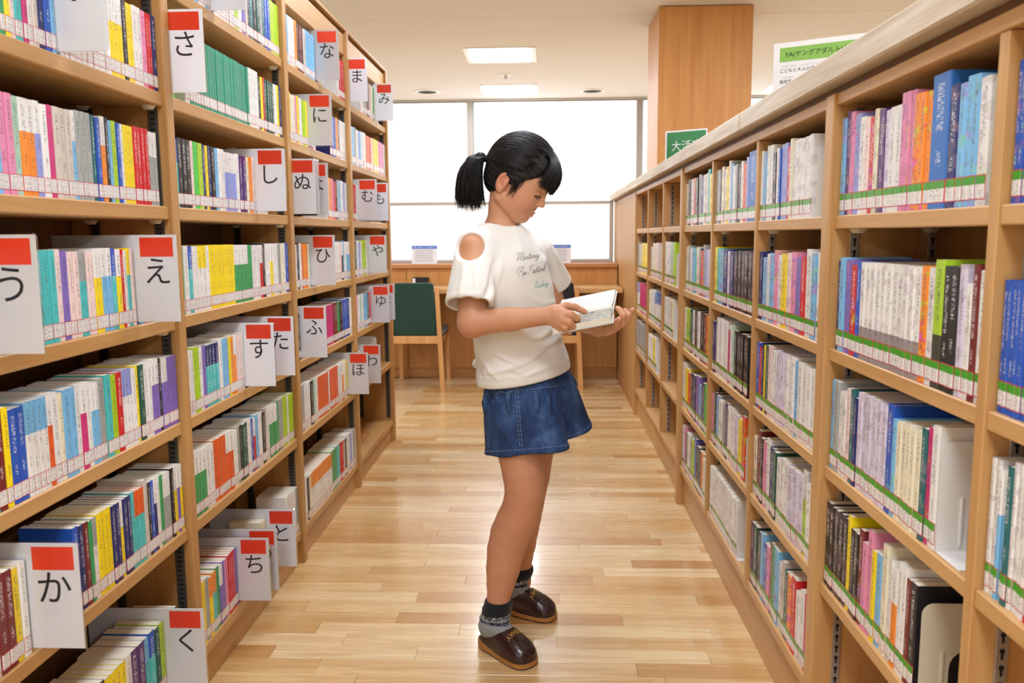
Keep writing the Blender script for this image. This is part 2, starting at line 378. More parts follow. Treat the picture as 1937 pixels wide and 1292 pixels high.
# ---------------------------------------------------------------- low bookcase with counter
RF, RBK = .5912, .841
RP = [-.128, 1.7623, 3.658, 5.542]; RT = .05
RD = [.5, 1.13, 2.394, 3.026, 4.286, 4.914]; DT = .024
TR = [1.256, .978, .722, .458, .185]; SR = .027
rcase = empty('bookcase', (.71, 3.0, 0)); tag(rcase, 'low five-tier maple bookcase with a pale grey counter top', 'bookcase')
def Rp(mb, name, mt, **k): return child_at(mb, name, mt, rcase, **k)
for y in RP:
    mm = MB(); mm.bbox(RF, RBK+.012, y, y+RT, 0, 1.505, .0025); Rp(mm, 'post', M['maple_z'])
for y in RD:
    mm = MB(); mm.bbox(RF+.008, RBK, y, y+DT, .155, 1.48, .0015); Rp(mm, 'divider', M['maple_z'])
edges = sorted([(p, p+RT) for p in RP] + [(d, d+DT) for d in RD])
RC = [(edges[i][1], edges[i+1][0]) for i in range(len(edges)-1)]     # compartments from near to far
for a, b in RC:
    for z in TR:
        mm = MB(); mm.bbox(RF+.011, RBK, a+.0006, b-.0006, z-SR, z, .002); Rp(mm, 'shelf', M['maple_y'])
    for z in TR[:-1]:
        for dx in (.053, .2):
            mm = MB(); support(mm, RF+dx, b-.024, z-SR-.0004, .02); Rp(mm, 'shelf_support', M['plastic'])
    for dx in (.053, .213):
        strip(RF+dx-.009, RF+dx+.009, b-.0003, .19, 1.475, -1, rcase, M['steel'], True)
for i in range(3):
    a, b = RP[i]+RT+.0006, RP[i+1]-.0006
    mm = MB(); mm.bbox(RF+.006, RBK, a, b, 1.4805, 1.504, .0015); Rp(mm, 'header', M['maple_y'])
    mm = MB(); mm.box(RBK+.0005, RBK+.012, a, b, .0, 1.50); Rp(mm, 'back_panel', M['panel_z'])
    mm = MB(); mm.bbox(RF+.03, RF+.048, a, b, 0, TR[-1]-SR-.0005, .0015); Rp(mm, 'plinth', M['maple_y'])
mm = MB(); mm.bbox(.612, RBK, 5.5935, 7.50, 0, 1.515, .002); Rp(mm, 'end_panel', M['maple_z'])
mm = MB(); mm.box(.61, RBK, RP[0], 7.49, 1.508, 1.5215); Rp(mm, 'counter_core', M['back'])
for a, b in ((-.13, 2.519), (2.527, 7.52)):
    mm = MB(); mm.bbox(.572, RBK+.022, a, b, 1.522, 1.576, .004); Rp(mm, 'counter_board', M['cap'])
mm = MB(); mm.bbox(.602, .6115, 5.595, 6.99, 0, .075, .002); o = mm.build('baseboard_right', M['panel_x'], kind='structure')
# ---------------------------------------------------------------- books
PAL = dict(w=(232, 230, 226), c=(232, 224, 196), y=(244, 216, 20), o=(240, 140, 40), r=(205, 30, 36), d=(116, 34, 34), p=(226, 140, 176), m=(206, 52, 120),
           v=(128, 104, 184), V=(84, 44, 110), u=(150, 160, 222), b=(36, 86, 184), n=(28, 40, 104), s=(120, 184, 226), t=(74, 190, 190), g=(54, 158, 92), G=(24, 84, 70), l=(176, 212, 40),
           k=(34, 32, 36), e=(160, 164, 160), h=(206, 196, 184), i=(238, 212, 206), j=(26, 100, 104), a=(170, 208, 184), q=(70, 200, 70), T=(40, 152, 122), O=(226, 92, 36), B=(44, 110, 190), L=(168, 206, 48), x=(214, 206, 226))
CNAME = dict(w='white', c='cream', y='yellow', o='orange', r='red', d='dark red', p='pink', m='magenta', v='violet', V='dark purple', u='lavender', b='blue', n='navy', s='sky blue', t='turquoise', g='green', G='dark green', l='lime green', k='black', e='grey', h='beige', i='pale pink', j='dark teal', a='mint green', q='bright green', T='emerald green', O='burnt orange', B='wide blue', L='lime and black', x='pale lilac')
def parse(s):
    out = []; i = 0; s = s.replace(' ', '')
    while i < len(s):
        if s[i] == '(': j = s.index(')', i); tk = s[i+1:j]; i = j+1
        else: tk = s[i]; i += 1
        art = False
        if i < len(s) and s[i] == '*': art = True; i += 1
        num = ''
        while i < len(s) and s[i].isdigit(): num += s[i]; i += 1
        out += [(tk, art, k) for k in range(int(num or 1))]
    return out
def y_at(u, x, z):
    t = (u-968.5)/FPX; dz = z-CH
    return (t*(x*CF[0]+dz*CF[2]) - x*CR[0] - dz*CR[2])/(CR[1]-t*CF[1])
# tall bookcase: (bay, tier) -> [(u0, u1, colours)], photo columns where the run of spines starts and ends on the shelf
LROWS = {
 (0, 1): [(-40, 132, 't w t g y i t m w h n b s w2'), (132, 303, 'w7 (wy)4 k y2 w2 p r2 n')],
 (0, 2): [(-40, 0, 'w s2 t'), (0, 303, 's p2 a (wo)2 (wu) w m h3 (ws) e3 j b (wo) k s l b w y3 r4 (we)3')],
 (0, 3): [(-45, 20, 'w2 s w2 y'), (80, 284, 't3 i v i2 (et)2 i2 (wy)2 (ws)2 (bt) (wy) r w (yt) i2 s p')],
 (0, 4): [(-30, 349, 'w2 t d y b2 (sw)4 (wO) w c s2 w (wm) w (ws)2 e t l r (uw)3 w y G w2 (wv)2 k (wv)2 v2')],
 (0, 5): [(-60, 62, 's w (rt) i d2 y w'), (152, 360, 'b n d g (ew) y4 n2 (wy) n2 t (Ot)3 h k b (wn) w g (we)3 k (wy) (wv) (wy)')],
 (0, 6): [(60, 345, 'c w4 e w3 k y4 w V2 (st) (bt) G l c2 k')],
 (1, 0): [(368, 531, 's w2 s w4 w3 l w v h k j k G e j b2 l3')],
 (1, 1): [(316, 332, 'q2'), (352, 535, 'w2 T24 w4 k y r G4 w2 y n')],
 (1, 2): [(334, 508, '(bt) k3 i q l n y n k s w2 (wu)5 w V2 c o i2 w4')],
 (1, 3): [(347, 553, 'g w (bt) w2 (yw)2 w y9 (wg)4 g2 w3 (wr) k w2 (wy) w3 e c w b')],
 (1, 4): [(355, 487, 'w3 l2 w v (nt)4 w s2 y o (wo) i2 w k2 (wr)2')],
 (1, 5): [(368, 564, '(wg)4 w2 O3 (wO)2 w2 e k G2 w b (wr) s w2 k h w (wg)3 g e2 l2 w l3')],
 (1, 6): [(384, 466, 'w y e (oy) (ot) g (wv) v p r3 v r3'), (500, 521, 'c4 g w2'), (545, 572, 'w6 e')],
 (2, 0): [(543, 612, 's w3 o k d k h s5 k h y s'), (638, 653, 'w r2')],
 (2, 1): [(550, 598, 'y w c p y w2 l2 y m3 w'), (626, 658, 'n b2 o n w4')],
 (2, 2): [(620, 663, 'w o2 p m r k h s w2 u w e')],
 (2, 3): [(562, 602, 'w k w O o2 c e s e o g'), (634, 669, 'w3 i (wk) s w (ws)2')],
 (2, 4): [(567, 582, 'k w k w'), (618, 673, 'm4 d3 g k2 b4 n w2')],
 (2, 5): [(574, 672, 'e w2 k a w O4 w O5 w2 (wo) c y G v w')],
 (2, 6): [(581, 678, 'w k c (ow)9 g3 t2 r3 w k w2 u w e w')],
 (3, 0): [(682, 716, 'w h e d h c g w e')],
 (3, 1): [(665, 729, 'w s e w u s w2 c O3 w y3 p4 w')],
 (3, 2): [(669, 684, 'r2 w a v')],
 (3, 3): [(673, 703, 'G w u w l3 w s d')],
 (3, 4): [(675, 703, 'p w a w s2 j r')],
 (3, 5): [(679, 691, 'w3 c2 G')],
}
# low bookcase: compartment (near to far), tier
RROWS = {
 (2, 0): [(1880, 1990, 'b*8')], (2, 1): [(1868, 1985, 'b7 b3')], (2, 2): [(1838, 1960, 'w*2 (ws)2 j w*4 (wr)2 w')],
 (3, 0): [(1586, 1856, 's* V* p* u* w* i r* c* V* x* w2 p*3 o*3 B n* s* s*2 w*')],
 (3, 1): [(1577, 1855, 'n s v*2 r* b W11 o* w* L k2 x* w* d w*')],
 (3, 2): [(1567, 1762, 's* e w*2 i* j* n x*6 b* s* c5 j* m* w')],
 (3, 3): [(1556, 1722, 'k*5 y k*2 d* p* p y s c2 w* (wo) w2 d k')],
 (4, 0): [(1434, 1532, 'w* s* w*3 k* w* b u*2 r* c w*7')],
 (4, 1): [(1427, 1550, 'n s* w* s* p* w* y i* p* v* r w* s* w*')],
 (4, 2): [(1425, 1535, 'b* r n y G i* w*2 x*4 w*3 s w4')],
 (4, 3): [(1418, 1528, 'c* d k* p* w* n G w* w*2 x*3 (wl)* w')],
 (4, 4): [(1412, 1524, 'V* G* k* s* b* p* d* g* s* w* h* G* o* r w* w m*')],
 (5, 0): [(1352, 1428, 'e* w* k* c* w* y* w* s* w* e* k* w* O* u* B')],
 (5, 1): [(1350, 1425, 'y* t s* n x* n k*6')],
 (5, 2): [(1346, 1412, 'n* V* w5 m* w* a* k6')],
 (5, 3): [(1343, 1406, 'p* k* s* w* e* n* w*3 x* y O*')],
 (5, 4): [(1341, 1390, 'w*11')],
 (6, 0): [(1297, 1347, 'c* k* e* w* O* k* e* n* w* c* t y')],
 (6, 1): [(1296, 1345, 'c* e* w* s* t* c* h* n* O* e* u* x* s*')],
 (6, 2): [(1294, 1341, 'w* l* G* w* k* w* k* d* o*')],
 (6, 3): [(1289, 1338, 'w* y O k* n* v* s* n* q')],
 (6, 4): [(1289, 1333, 'x* p* k* w* e* l* b* k2 o w')],
 (7, 1): [(1257, 1276, 'w*3 a* l')], (7, 2): [(1256, 1272, 'w2 c')],
 (8, 1): [(1231, 1254, 'h c2 i h3')], (8, 2): [(1227, 1254, 'c w3 (sw)* (bw)*3')], (8, 3): [(1225, 1240, 'w* c w y w')],
 (9, 1): [(1205, 1227, 'e h2 y4 c')], (9, 2): [(1204, 1224, '(uw) m2 m')], (9, 3): [(1202, 1219, 'e*5')],
}
FILL = 'w s y w t r w g c w b w i o w v w e s w l w n w p w'
for t_ in (1, 2, 3, 4, 5, 6): LROWS[(0, t_)].append((-270, 58 if t_ == 6 else -64 if t_ == 5 else -46, FILL if t_ != 6 else FILL+FILL))
for t_ in (0, 1, 2): RROWS[(2, t_)].append((1993 if t_ < 2 else 1963, 2750, 'w* s* y w* b r* w k* g w* p* w'))
def text_flag(tk):
    c = PAL.get(tk[0], (230, 230, 230)); l = .3*c[0]+.59*c[1]+.11*c[2]
    return 0.0 if l > 105 else 1.0
def book_geo(w, h, d, tk, art, seed, hard, stick):
    """local: spine faces +x at x=0, thickness along y, standing on z=0. returns cover, pages, sticker as (verts, faces, suv)"""
    t = .0016 if hard else .0007; hw = w/2; rd = min(.0022, hw*.42)
    prof = [(-d, -hw), (-rd, -hw), (0, -hw+rd), (0, hw-rd), (-rd, hw), (-d, hw), (-d, hw-t), (-t-rd*.3, hw-t), (-t-rd*.3, -hw+t), (-d, -hw+t)]
    n = len(prof); v = [(x, y, 0) for x, y in prof] + [(x, y, h) for x, y in prof]
    f = [(i, (i+1) % n, n+(i+1) % n, n+i) for i in range(n)]
    f += [(1, 0, 9, 8), (8, 7, 4, 3, 2, 1), (7, 6, 5, 4)]; f += [tuple(n+i for i in q[::-1]) for q in ((1, 0, 9, 8), (8, 7, 4, 3, 2, 1), (7, 6, 5, 4))]
    suv = [(y/w, z, h) for (x, y, z) in v]
    e = .003 if hard else .0004; pv = []
    for z in (e, h-e):
        pv += [(-d+e, -hw+t+.0001, z), (-t-rd*.3-.0002, -hw+t+.0001, z), (-t-rd*.3-.0002, hw-t-.0001, z), (-d+e, hw-t-.0001, z)]
    pf = [(0, 3, 2, 1), (4, 5, 6, 7), (0, 1, 5, 4), (1, 2, 6, 5), (2, 3, 7, 6), (3, 0, 4, 7)]
    z0, z1 = stick; q = .0003; sv = []
    for z in (z0, z1): sv += [(q-rd*.8, -hw-.0001, z), (q, -hw+rd, z), (q, hw-rd, z), (q-rd*.8, hw+.0001, z), (-.0004, hw-rd, z), (-.0004, -hw+rd, z)]
    sf = [(i, (i+1) % 6, 6+(i+1) % 6, 6+i) for i in range(6)] + [(5, 4, 3, 2, 1, 0), (6, 7, 8, 9, 10, 11)]
    ssuv = [(y/w, (z-z0)/(z1-z0), w) for (x, y, z) in sv]
    return (v, f, suv), (pv, pf, [(0, 0, 0)]*8), (sv, sf, ssuv)
def cover_mat():
    m = mat('printed book cover', (.8, .8, .8, 1), .38); t = NT(m)
    A = lambda n: t.n('ShaderNodeAttribute', attribute_name=n)
    c1, c2 = A('c1').outputs['Color'], A('c2').outputs['Color']; inf = t.n('ShaderNodeSeparateColor'); ai = A('info'); t.l(ai.outputs['Color'], inf.inputs[0])
    split, art, seed = inf.outputs[0], inf.outputs[1], inf.outputs[2]; dark = ai.outputs['Alpha']
    su = t.n('ShaderNodeSeparateXYZ'); t.l(A('suv').outputs['Vector'], su.inputs[0]); u, z, h = su.outputs
    zr = t.math('DIVIDE', z, h)
    base = t.mix(t.math('GREATER_THAN', zr, split), c2, c1)
    sd = t.math('MULTIPLY', seed, 50.0)
    vec = t.n('ShaderNodeCombineXYZ'); t.l(t.math('ADD', t.math('MULTIPLY', u, .6), sd), vec.inputs[0]); t.l(t.math('MULTIPLY', z, 34.0), vec.inputs[1]); t.l(sd, vec.inputs[2])
    na = t.noise(vec.outputs[0], 1.0, 3, .6); sep = t.n('ShaderNodeSeparateColor'); t.l(na.outputs['Color'], sep.inputs[0])
    hs = t.n('ShaderNodeHueSaturation'); t.l(t.math('ADD', t.math('MULTIPLY', sep.outputs[0], 1.3), -.15), hs.inputs['Hue']); hs.inputs['Saturation'].default_value = 1.15
    t.l(t.math('ADD', t.math('MULTIPLY', sep.outputs[1], 1.3), .25), hs.inputs['Value']); t.l(t.mix(.35, base, (.5, .32, .35, 1)), hs.inputs['Color'])
    amask = t.math('MULTIPLY', art, t.math('GREATER_THAN', sep.outputs[2], .54)); base = t.mix(t.math('MULTIPLY', amask, .65), base, hs.outputs[0])
    # lettering: broken ink marks down the middle of the spine
    tv = t.n('ShaderNodeCombineXYZ'); t.l(t.math('ADD', t.math('MULTIPLY', u, 4.2), sd), tv.inputs[0]); t.l(t.math('MULTIPLY', z, 620.0), tv.inputs[1]); t.l(sd, tv.inputs[2])
    nt = t.noise(tv.outputs[0], 1.0, 1, .5).outputs['Fac']
    au = t.math('ABSOLUTE', u)
    def band(lo, hi): return t.math('MULTIPLY', t.math('GREATER_THAN', zr, lo), t.math('LESS_THAN', zr, hi))
    lo1 = t.math('ADD', .46, t.math('MULTIPLY', seed, .14)); lo2 = t.math('ADD', .27, t.math('MULTIPLY', seed, .05))
    b1 = t.math('MULTIPLY', t.math('MULTIPLY', t.math('GREATER_THAN', zr, lo1), t.math('LESS_THAN', zr, .93)), t.math('LESS_THAN', au, .20))
    b2 = t.math('MULTIPLY', t.math('MULTIPLY', t.math('GREATER_THAN', zr, lo2), t.math('LESS_THAN', zr, t.math('ADD', lo2, .12))), t.math('LESS_THAN', au, .15))
    ink = t.math('MULTIPLY', t.math('ADD', b1, b2, True), t.math('GREATER_THAN', nt, .55))
    base = t.mix(t.math('MULTIPLY', ink, .7), base, t.mix(dark, (.03, .03, .04, 1), (.85, .85, .82, 1)))
    t.l(base, t.b.inputs['Base Color']); return m
def sticker_mat(green):
    m = mat('spine sticker ' + ('green' if green else 'red'), lin(232, 228, 224), .3); t = NT(m)
    su = t.n('ShaderNodeSeparateXYZ'); t.l(t.n('ShaderNodeAttribute', attribute_name='suv').outputs['Vector'], su.inputs[0]); u, z, w = su.outputs
    au = t.math('ABSOLUTE', u); red = lin(196, 60, 70)
    edge = t.math('ADD', t.math('GREATER_THAN', t.math('ABSOLUTE', t.math('SUBTRACT', z, .5)), .455), t.math('GREATER_THAN', au, .47), True)
    vec = t.n('ShaderNodeCombineXYZ'); t.l(t.math('MULTIPLY', u, 5.0), vec.inputs[0]); t.l(t.math('MULTIPLY', z, 9.0), vec.inputs[1]); t.l(t.math('MULTIPLY', w, 9000.0), vec.inputs[2])
    tx = t.math('MULTIPLY', t.math('GREATER_THAN', t.noise(vec.outputs[0], 1.6, 1).outputs['Fac'], .57), t.math('LESS_THAN', au, .36))
    c = t.mix(t.math('MULTIPLY', tx, .55), lin(232, 228, 224), lin(70, 70, 78))
    if green:
        c = t.mix(t.math('GREATER_THAN', z, .62), c, lin(66, 158, 38))
    else:
        gl = t.math('LESS_THAN', t.math('ABSOLUTE', t.math('SUBTRACT', t.math('FRACT', t.math('MULTIPLY', z, 3.0)), .5)), .05); c = t.mix(t.math('MULTIPLY', gl, .35), c, lin(120, 120, 126))
    c = t.mix(edge, c, red); t.l(c, t.b.inputs['Base Color']); return m
M['cover'] = cover_mat(); M['sticker_red'] = sticker_mat(False); M['sticker_green'] = sticker_mat(True)
def pages_mat():
    m = mat('book pages', lin(232, 224, 204), .85); t = NT(m); co = t.coord('Object')
    n = t.noise(t.mapping(co, (3, 900, 3)), 1.0, 1).outputs['Fac']; t.l(t.mix(n, lin(244, 238, 222), lin(214, 202, 176)), t.b.inputs['Base Color']); return m
M['pages'] = pages_mat()
def set_attr(me, c1, c2, info, suv):
    n = len(me.vertices)
    for nm, val in (('c1', c1), ('c2', c2), ('info', info)):
        a = me.attributes.new(nm, 'FLOAT_COLOR', 'POINT'); a.data.foreach_set('color', np.asarray(val, np.float32).reshape(-1))
    a = me.attributes.new('suv', 'FLOAT_VECTOR', 'POINT'); a.data.foreach_set('vector', np.asarray(suv, np.float32).reshape(-1))
brng = random.Random(5)
def lay(rows, side):
    out = []
    for key, segs in rows.items():
        if side == 'L': xs = LF-.0105-brng.uniform(.001, .006); z = TL[key[1]]
        else: xs = RF+.013+brng.uniform(.001, .006); z = TR[key[1]]
        for (u0, u1, st) in segs:
            st2 = st.replace('W', '(wZ)'); bk = parse(st2); ya, yb = y_at(u0, xs, z), y_at(u1, xs, z)
            bays = [(PY[i]+PT, PY[i+1]) for i in range(4)] if side == 'L' else RC
            lo_, hi_ = min(bays, key=lambda b: abs((b[0]+b[1])/2-(ya+yb)/2)); ya, yb = min(max(ya, lo_+.0035), hi_-.0045), min(max(yb, lo_+.0035), hi_-.0045)
            wt = []; hs = None; last = None
            for tk, art, k in bk:
                if k == 0: cw = brng.uniform(.75, 1.3); hs = brng.gauss(0, 1)
                if tk in ('B',): cw = 2.6
                if tk in ('L',): cw = 1.3
                wt.append((cw*brng.uniform(.96, 1.04), hs))
            tot = sum(x[0] for x in wt); y = ya
            for i, ((tk, art, k), (cw, hh)) in enumerate(zip(bk, wt)):
                dy = (yb-ya)*cw/tot; yc = y+dy/2; y += dy; w = abs(dy)-.0008
                if side == 'L':                      # leave the plates their gap
                    cut = False
                    for py in PLATE_Y.get((key[0], key[1]), []):
                        a_, b_ = yc-w/2, yc+w/2
                        if b_ > py-.0034 and a_ < py+.0034:
                            lw, rw = py-.0034-a_, b_-py-.0034
                            if max(lw, rw) < .0045: cut = True
                            elif lw > rw: yc, w = a_+lw/2, lw
                            else: yc, w = b_-rw/2, rw
                    if cut: continue
                    h = .1725+.0022*hh; d = .108+.002*hh
                    if key == (0, 5) and tk == 'h': h += .01
                else:
                    h = min(.188+.008*hh+brng.uniform(-.002, .002), .212); d = .130+.004*hh
                    if tk == 'B': h = .207
                    if '(wZ)' in st2 and tk == 'wZ': h = .186
                    if tk in ('L',): h = .2
                if key[1] == 0 and side == 'R': h = min(h, .205)
                x = xs + (brng.uniform(-.0025, .0006) if side == 'L' else brng.uniform(-.0006, .003))
                lean = brng.uniform(-.006, .006)
                r0 = i-k; start = bk[r0-1][0] if r0 > 0 else None; nb = (bk[i-1][0] if i else None, bk[i+1][0] if i+1 < len(bk) else None)
                p0 = project((x, yc, z)); p1 = project((x, yc, z+h)); pw = abs(project((x, yc+w/2, z+h/2))[0]-project((x, yc-w/2, z+h/2))[0])
                area = pw*abs(p0[1]-p1[1])
                inview = -5 < p0[0] < 1942 and (p1[1] < 1285) and p0[1] > 5
                out.append(dict(key=key, x=x, y=yc, z=z, w=w, h=h, d=d, tk=tk, art=art, nb=nb, k=k, start=start, area=area if inview else 0, seed=brng.random(), hard=side == 'R' and brng.random() < .35))
    return out
def spec_attrs(s, n):
    tk = s['tk']
    if tk == 'wZ': c1, c2, split = PAL['w'], (150, 140, 140), .34
    elif tk == 'L': c1, c2, split = PAL['L'], (60, 62, 50), .42
    elif len(tk) == 2: c1, c2, split = PAL[tk[0]], PAL[tk[1]], .66 if s['key'][0] < 99 else .6
    else: c1 = c2 = PAL[tk]; split = 0.0
    j = 1+(s['seed']-.5)*.10
    f = lambda c: tuple(min(1, v*j) for v in lin(*c)[:3])+(1.0,)
    return [f(c1)]*n, [f(c2)]*n, [(split, 1.0 if (s['art'] or tk == 'wZ') else 0.0, s['seed'], text_flag(tk))]*n
def cs(tk): return 'manga' if tk == 'wZ' else CNAME[tk[0]].split()[-1]
def clabel(tk):
    if tk == 'wZ': return 'white manga'
    if tk == 'L': return CNAME['L']
    if len(tk) == 2: return f'{CNAME[tk[0]]} over {CNAME[tk[1]]}'
    return CNAME[tk]
LROWNAME = {(0, 1): 'in the row two above the e plate', (0, 2): 'in the row above the e plate', (0, 3): 'in the row of the e plate', (0, 4): 'in the row below the e plate', (0, 5): 'in the row of the ka plate', (0, 6): 'in the row of the ku plate',
  (1, 0): 'in the row above the sa plate', (1, 1): 'in the row of the sa plate', (1, 2): 'in the row of the shi plate', (1, 3): 'in the row below the shi plate', (1, 4): 'in the row of the su plate', (1, 5): 'in the row below the su plate', (1, 6): 'in the row of the chi plate',
  (2, 0): 'in the row of the na plate', (2, 1): 'in the row of the ni plate', (2, 2): 'in the row of the nu plate', (2, 3): 'in the row of the hi plate', (2, 4): 'in the row of the fu plate', (2, 5): 'in the row of the ho plate', (2, 6): 'in the row below the ho plate',
  (3, 0): 'in the row of the ma plate', (3, 1): 'in the row below the mi plate', (3, 2): 'in the row of the mu plate', (3, 3): 'in the row of the ya plate', (3, 4): 'in the row of the yu plate', (3, 5): 'in the row of the wa plate'}
TIER = ['top', 'second', 'third', 'fourth', 'bottom']
RCOMP = {2: 'blue series section', 3: 'manga section', 4: 'section past the post', 5: 'black volumes section', 6: 'magazine section', 7: 'half empty section', 8: 'cream volumes section', 9: 'end section'}
ROM = dict(zip('いうえかくこさしすたちつとなにぬのはひふほまみむもやゆよわ', 'i u e ka ku ko sa shi su ta chi tsu to na ni nu no ha hi fu ho ma mi mu mo ya yu yo wa'.split()))
PL = [('い', 0, 1, 200, 'in the row two above the e plate'), ('う', 0, 3, 78, 'in the same row as e'), ('え', 0, 3, 340, 'beside the post at the end of its row'), ('か', 0, 5, 157, 'standing among yellow and dark red paperbacks'), ('く', 0, 6, 391, 'on the bottom shelf of its bay'),
      ('こ', 1, 0, 464, 'on the shelf over the sa plate'), ('さ', 1, 1, 386, 'before a long run of emerald spines'), ('し', 1, 2, 541, 'at the end of its row by the post'), ('す', 1, 4, 521, 'in front of the ta plate'), ('た', 1, 4, 558, 'behind the su plate'), ('ち', 1, 6, 512, 'beside a run of red spines'), ('つ', 1, 6, 527, 'half hidden behind the chi plate'), ('と', 1, 6, 561, 'behind the tsu plate on the bottom shelf'),
      ('な', 2, 0, 642, 'on the uppermost shelf beside blue spines'), ('に', 2, 1, 629, 'below the na plate'), ('ぬ', 2, 2, 593, 'foremost of three below the ni plate'), ('の', 2, 2, 604, 'half hidden behind the nu plate'), ('は', 2, 2, 622, 'last of the three after nu'), ('ひ', 2, 3, 635, 'below the nu plate'), ('ふ', 2, 4, 619, 'before a run of magenta spines'), ('ほ', 2, 5, 698, 'at the end of an orange run'),
      ('ま', 3, 0, 685, 'on the uppermost shelf past the post'), ('み', 3, 0, 744, 'at the far corner of the uppermost shelf'), ('む', 3, 2, 714, 'in front of the mo plate'), ('も', 3, 2, 735, 'half hidden behind the mu plate'), ('や', 3, 3, 732, 'above the yu plate'), ('ゆ', 3, 4, 738, 'in front of the yo plate'), ('よ', 3, 4, 747.5, 'half hidden behind the yu plate'), ('わ', 3, 5, 721, 'against a bookend above the empty shelf')]
def plate_y(bay, tier, uR, xr=-.828):
    return min(max(y_at(uR, xr, TL[tier]+.1), PY[bay]+PT+.006), PY[bay+1]-.006)
PLATE_Y = {}
for ch, bay, tier, u, ex in PL: PLATE_Y.setdefault((bay, tier), []).append(plate_y(bay, tier, u))
ORD = 'first second third fourth fifth sixth seventh eighth ninth tenth eleventh twelfth thirteenth fourteenth fifteenth sixteenth seventeenth eighteenth nineteenth twentieth twenty-first twenty-second twenty-third twenty-fourth'.split()
def build_books(rows, side, limit, name, cat, stuff_name, stuff_label):
    specs = lay(rows, side); specs.sort(key=lambda s: -s['area']); rest = []
    stick = (.008, .036) if side == 'L' else (.009, .044); smat = M['sticker_red'] if side == 'L' else M['sticker_green']
    for i, s in enumerate(specs):
        parts = book_geo(s['w'], s['h'], s['d'], s['tk'], s['art'], s['seed'], s['hard'], stick)
        flip = 1 if side == 'L' else -1
        if i >= limit: rest.append((s, parts, flip)); continue
        (v, f, suv), (pv, pf, ps), (sv, sf, ss) = parts
        me = bpy.data.meshes.new(name); me.from_pydata(v, [], f); set_attr(me, *spec_attrs(s, len(v)), suv); me.materials.append(M['cover'])
        o = link(name, me); o.location = (s['x'], s['y'], s['z']+.0003)
        if flip < 0: o.rotation_euler[2] = math.pi
        me = bpy.data.meshes.new('page_block'); me.from_pydata(pv, [], pf); me.materials.append(M['pages']); link('page_block', me, parent=o)
        me = bpy.data.meshes.new('spine_sticker'); me.from_pydata(sv, [], sf); a = me.attributes.new('suv', 'FLOAT_VECTOR', 'POINT'); a.data.foreach_set('vector', np.asarray(ss, np.float32).reshape(-1)); me.materials.append(smat); link('spine_sticker', me, parent=o)
        nb = s['nb']; same = [q for q in nb if q == s['tk']]; oth = [q for q in nb if q and q != s['tk']]
        noun = 'paperback' if side == 'L' else 'book'
        if side == 'L': where = LROWNAME[s['key']]
        else: where = f'{TIER[s["key"][1]]} shelf, {RCOMP[s["key"][0]]}'
        if same: mid = f'{ORD[min(s["k"], 23)]} in its run' + (f' after {cs(s["start"])}' if s['start'] else '')
        elif len(oth) == 2: mid = f'between {cs(oth[0])} and {cs(oth[1])}'
        elif oth: mid = f'at the end by {cs(oth[0])}'
        else: mid = 'by itself'
        if side == 'R' and not same and len(oth) == 2: mid = f'by a {cs(oth[0])} one'
        pat = 'patterned ' if s['art'] else ''
        lb = f'{pat}{clabel(s["tk"])} {noun} {mid} {where}'
        if len(lb.split()) > 16: lb = lb.replace('in the row of the', 'by the').replace('in the row', 'row')
        tag(o, lb, cat, f'{noun}s {where}')
    if rest:
        V = []; Fc = []; mi = []; C1 = []; C2 = []; INF = []; SUV = []
        for s, parts, flip in rest:
            for k, (v, f, suv) in enumerate(parts):
                b = len(V); V += [(s['x']+flip*x, s['y']+flip*y, s['z']+.0003+z) for x, y, z in v]; Fc += [tuple(q+b for q in t) for t in f]; mi += [k]*len(f); SUV += suv
                a1, a2, a3 = spec_attrs(s, len(v)); C1 += a1; C2 += a2; INF += a3
        me = bpy.data.meshes.new(stuff_name); me.from_pydata(V, [], Fc); set_attr(me, C1, C2, INF, SUV)
        for mt in (M['cover'], M['pages'], smat): me.materials.append(mt)
        me.polygons.foreach_set('material_index', mi); o = link(stuff_name, me); tag(o, stuff_label, cat, kind='stuff')
    print('books', side, len(specs), 'rest', len(rest))
build_books(LROWS, 'L', 300, 'paperback', 'paperback', 'paperback_rows', 'remaining rows of small paperbacks in the far bays of the tall bookcase')
build_books(RROWS, 'R', 300, 'book', 'book', 'book_rows', 'remaining rows of books in the far sections of the low bookcase')

# ---------------------------------------------------------------- index plates
def index_plate(ch, bay, tier, uR, label_extra, dz=0.0, xr=-.828, hide=False, xl=-1.12):
    z0 = TL[tier]+.0008+dz; h = .204; y = plate_y(bay, tier, uR, xr)
    r = empty('index_plate', (xr-.14, y, z0)); tag(r, label_extra, 'index plate', 'index plates of the tall bookcase')
    mm = MB(); pts = [(xl, z0), (xr, z0), (xr, z0+h-.006), (xr-.002, z0+h-.0018), (xr-.006, z0+h), (xl, z0+h)]
    mm.prism(pts, y-.0022, y-.0012, 'y'); mm.prism(pts, y+.0012, y+.0022, 'y'); child_at(mm, 'sleeve', M['acrylic'], r)
    mm = MB(); mm.box(xl+.002, xr-.0025, y-.0011, y+.0011, z0+.006, z0+h-.002); child_at(mm, 'card', M['card'], r)
    for s in (-1, 1):
        yy = y+s*.0013
        mm = MB(); x1, x0 = xr-.011, xr-.087
        mm.add([(x0, yy, z0+h-.051), (x1, yy, z0+h-.051), (x1, yy, z0+h-.008), (x0, yy, z0+h-.008)], [(0, 1, 2, 3)]); child_at(mm, 'red_block', M['red_block'], r)
        mm = MB(); v, f = text_mesh(ch, .068)
        mm.add([(xr-.049-s*a[0], yy+s*.0001, z0+h-.083+a[1]) for a in v], f); child_at(mm, 'kana', M['ink'], r)
for ch, bay, tier, u, ex in PL:
    index_plate(ch, bay, tier, u, f'white index plate lettered {ch} ({ROM[ch]}), {ex}')

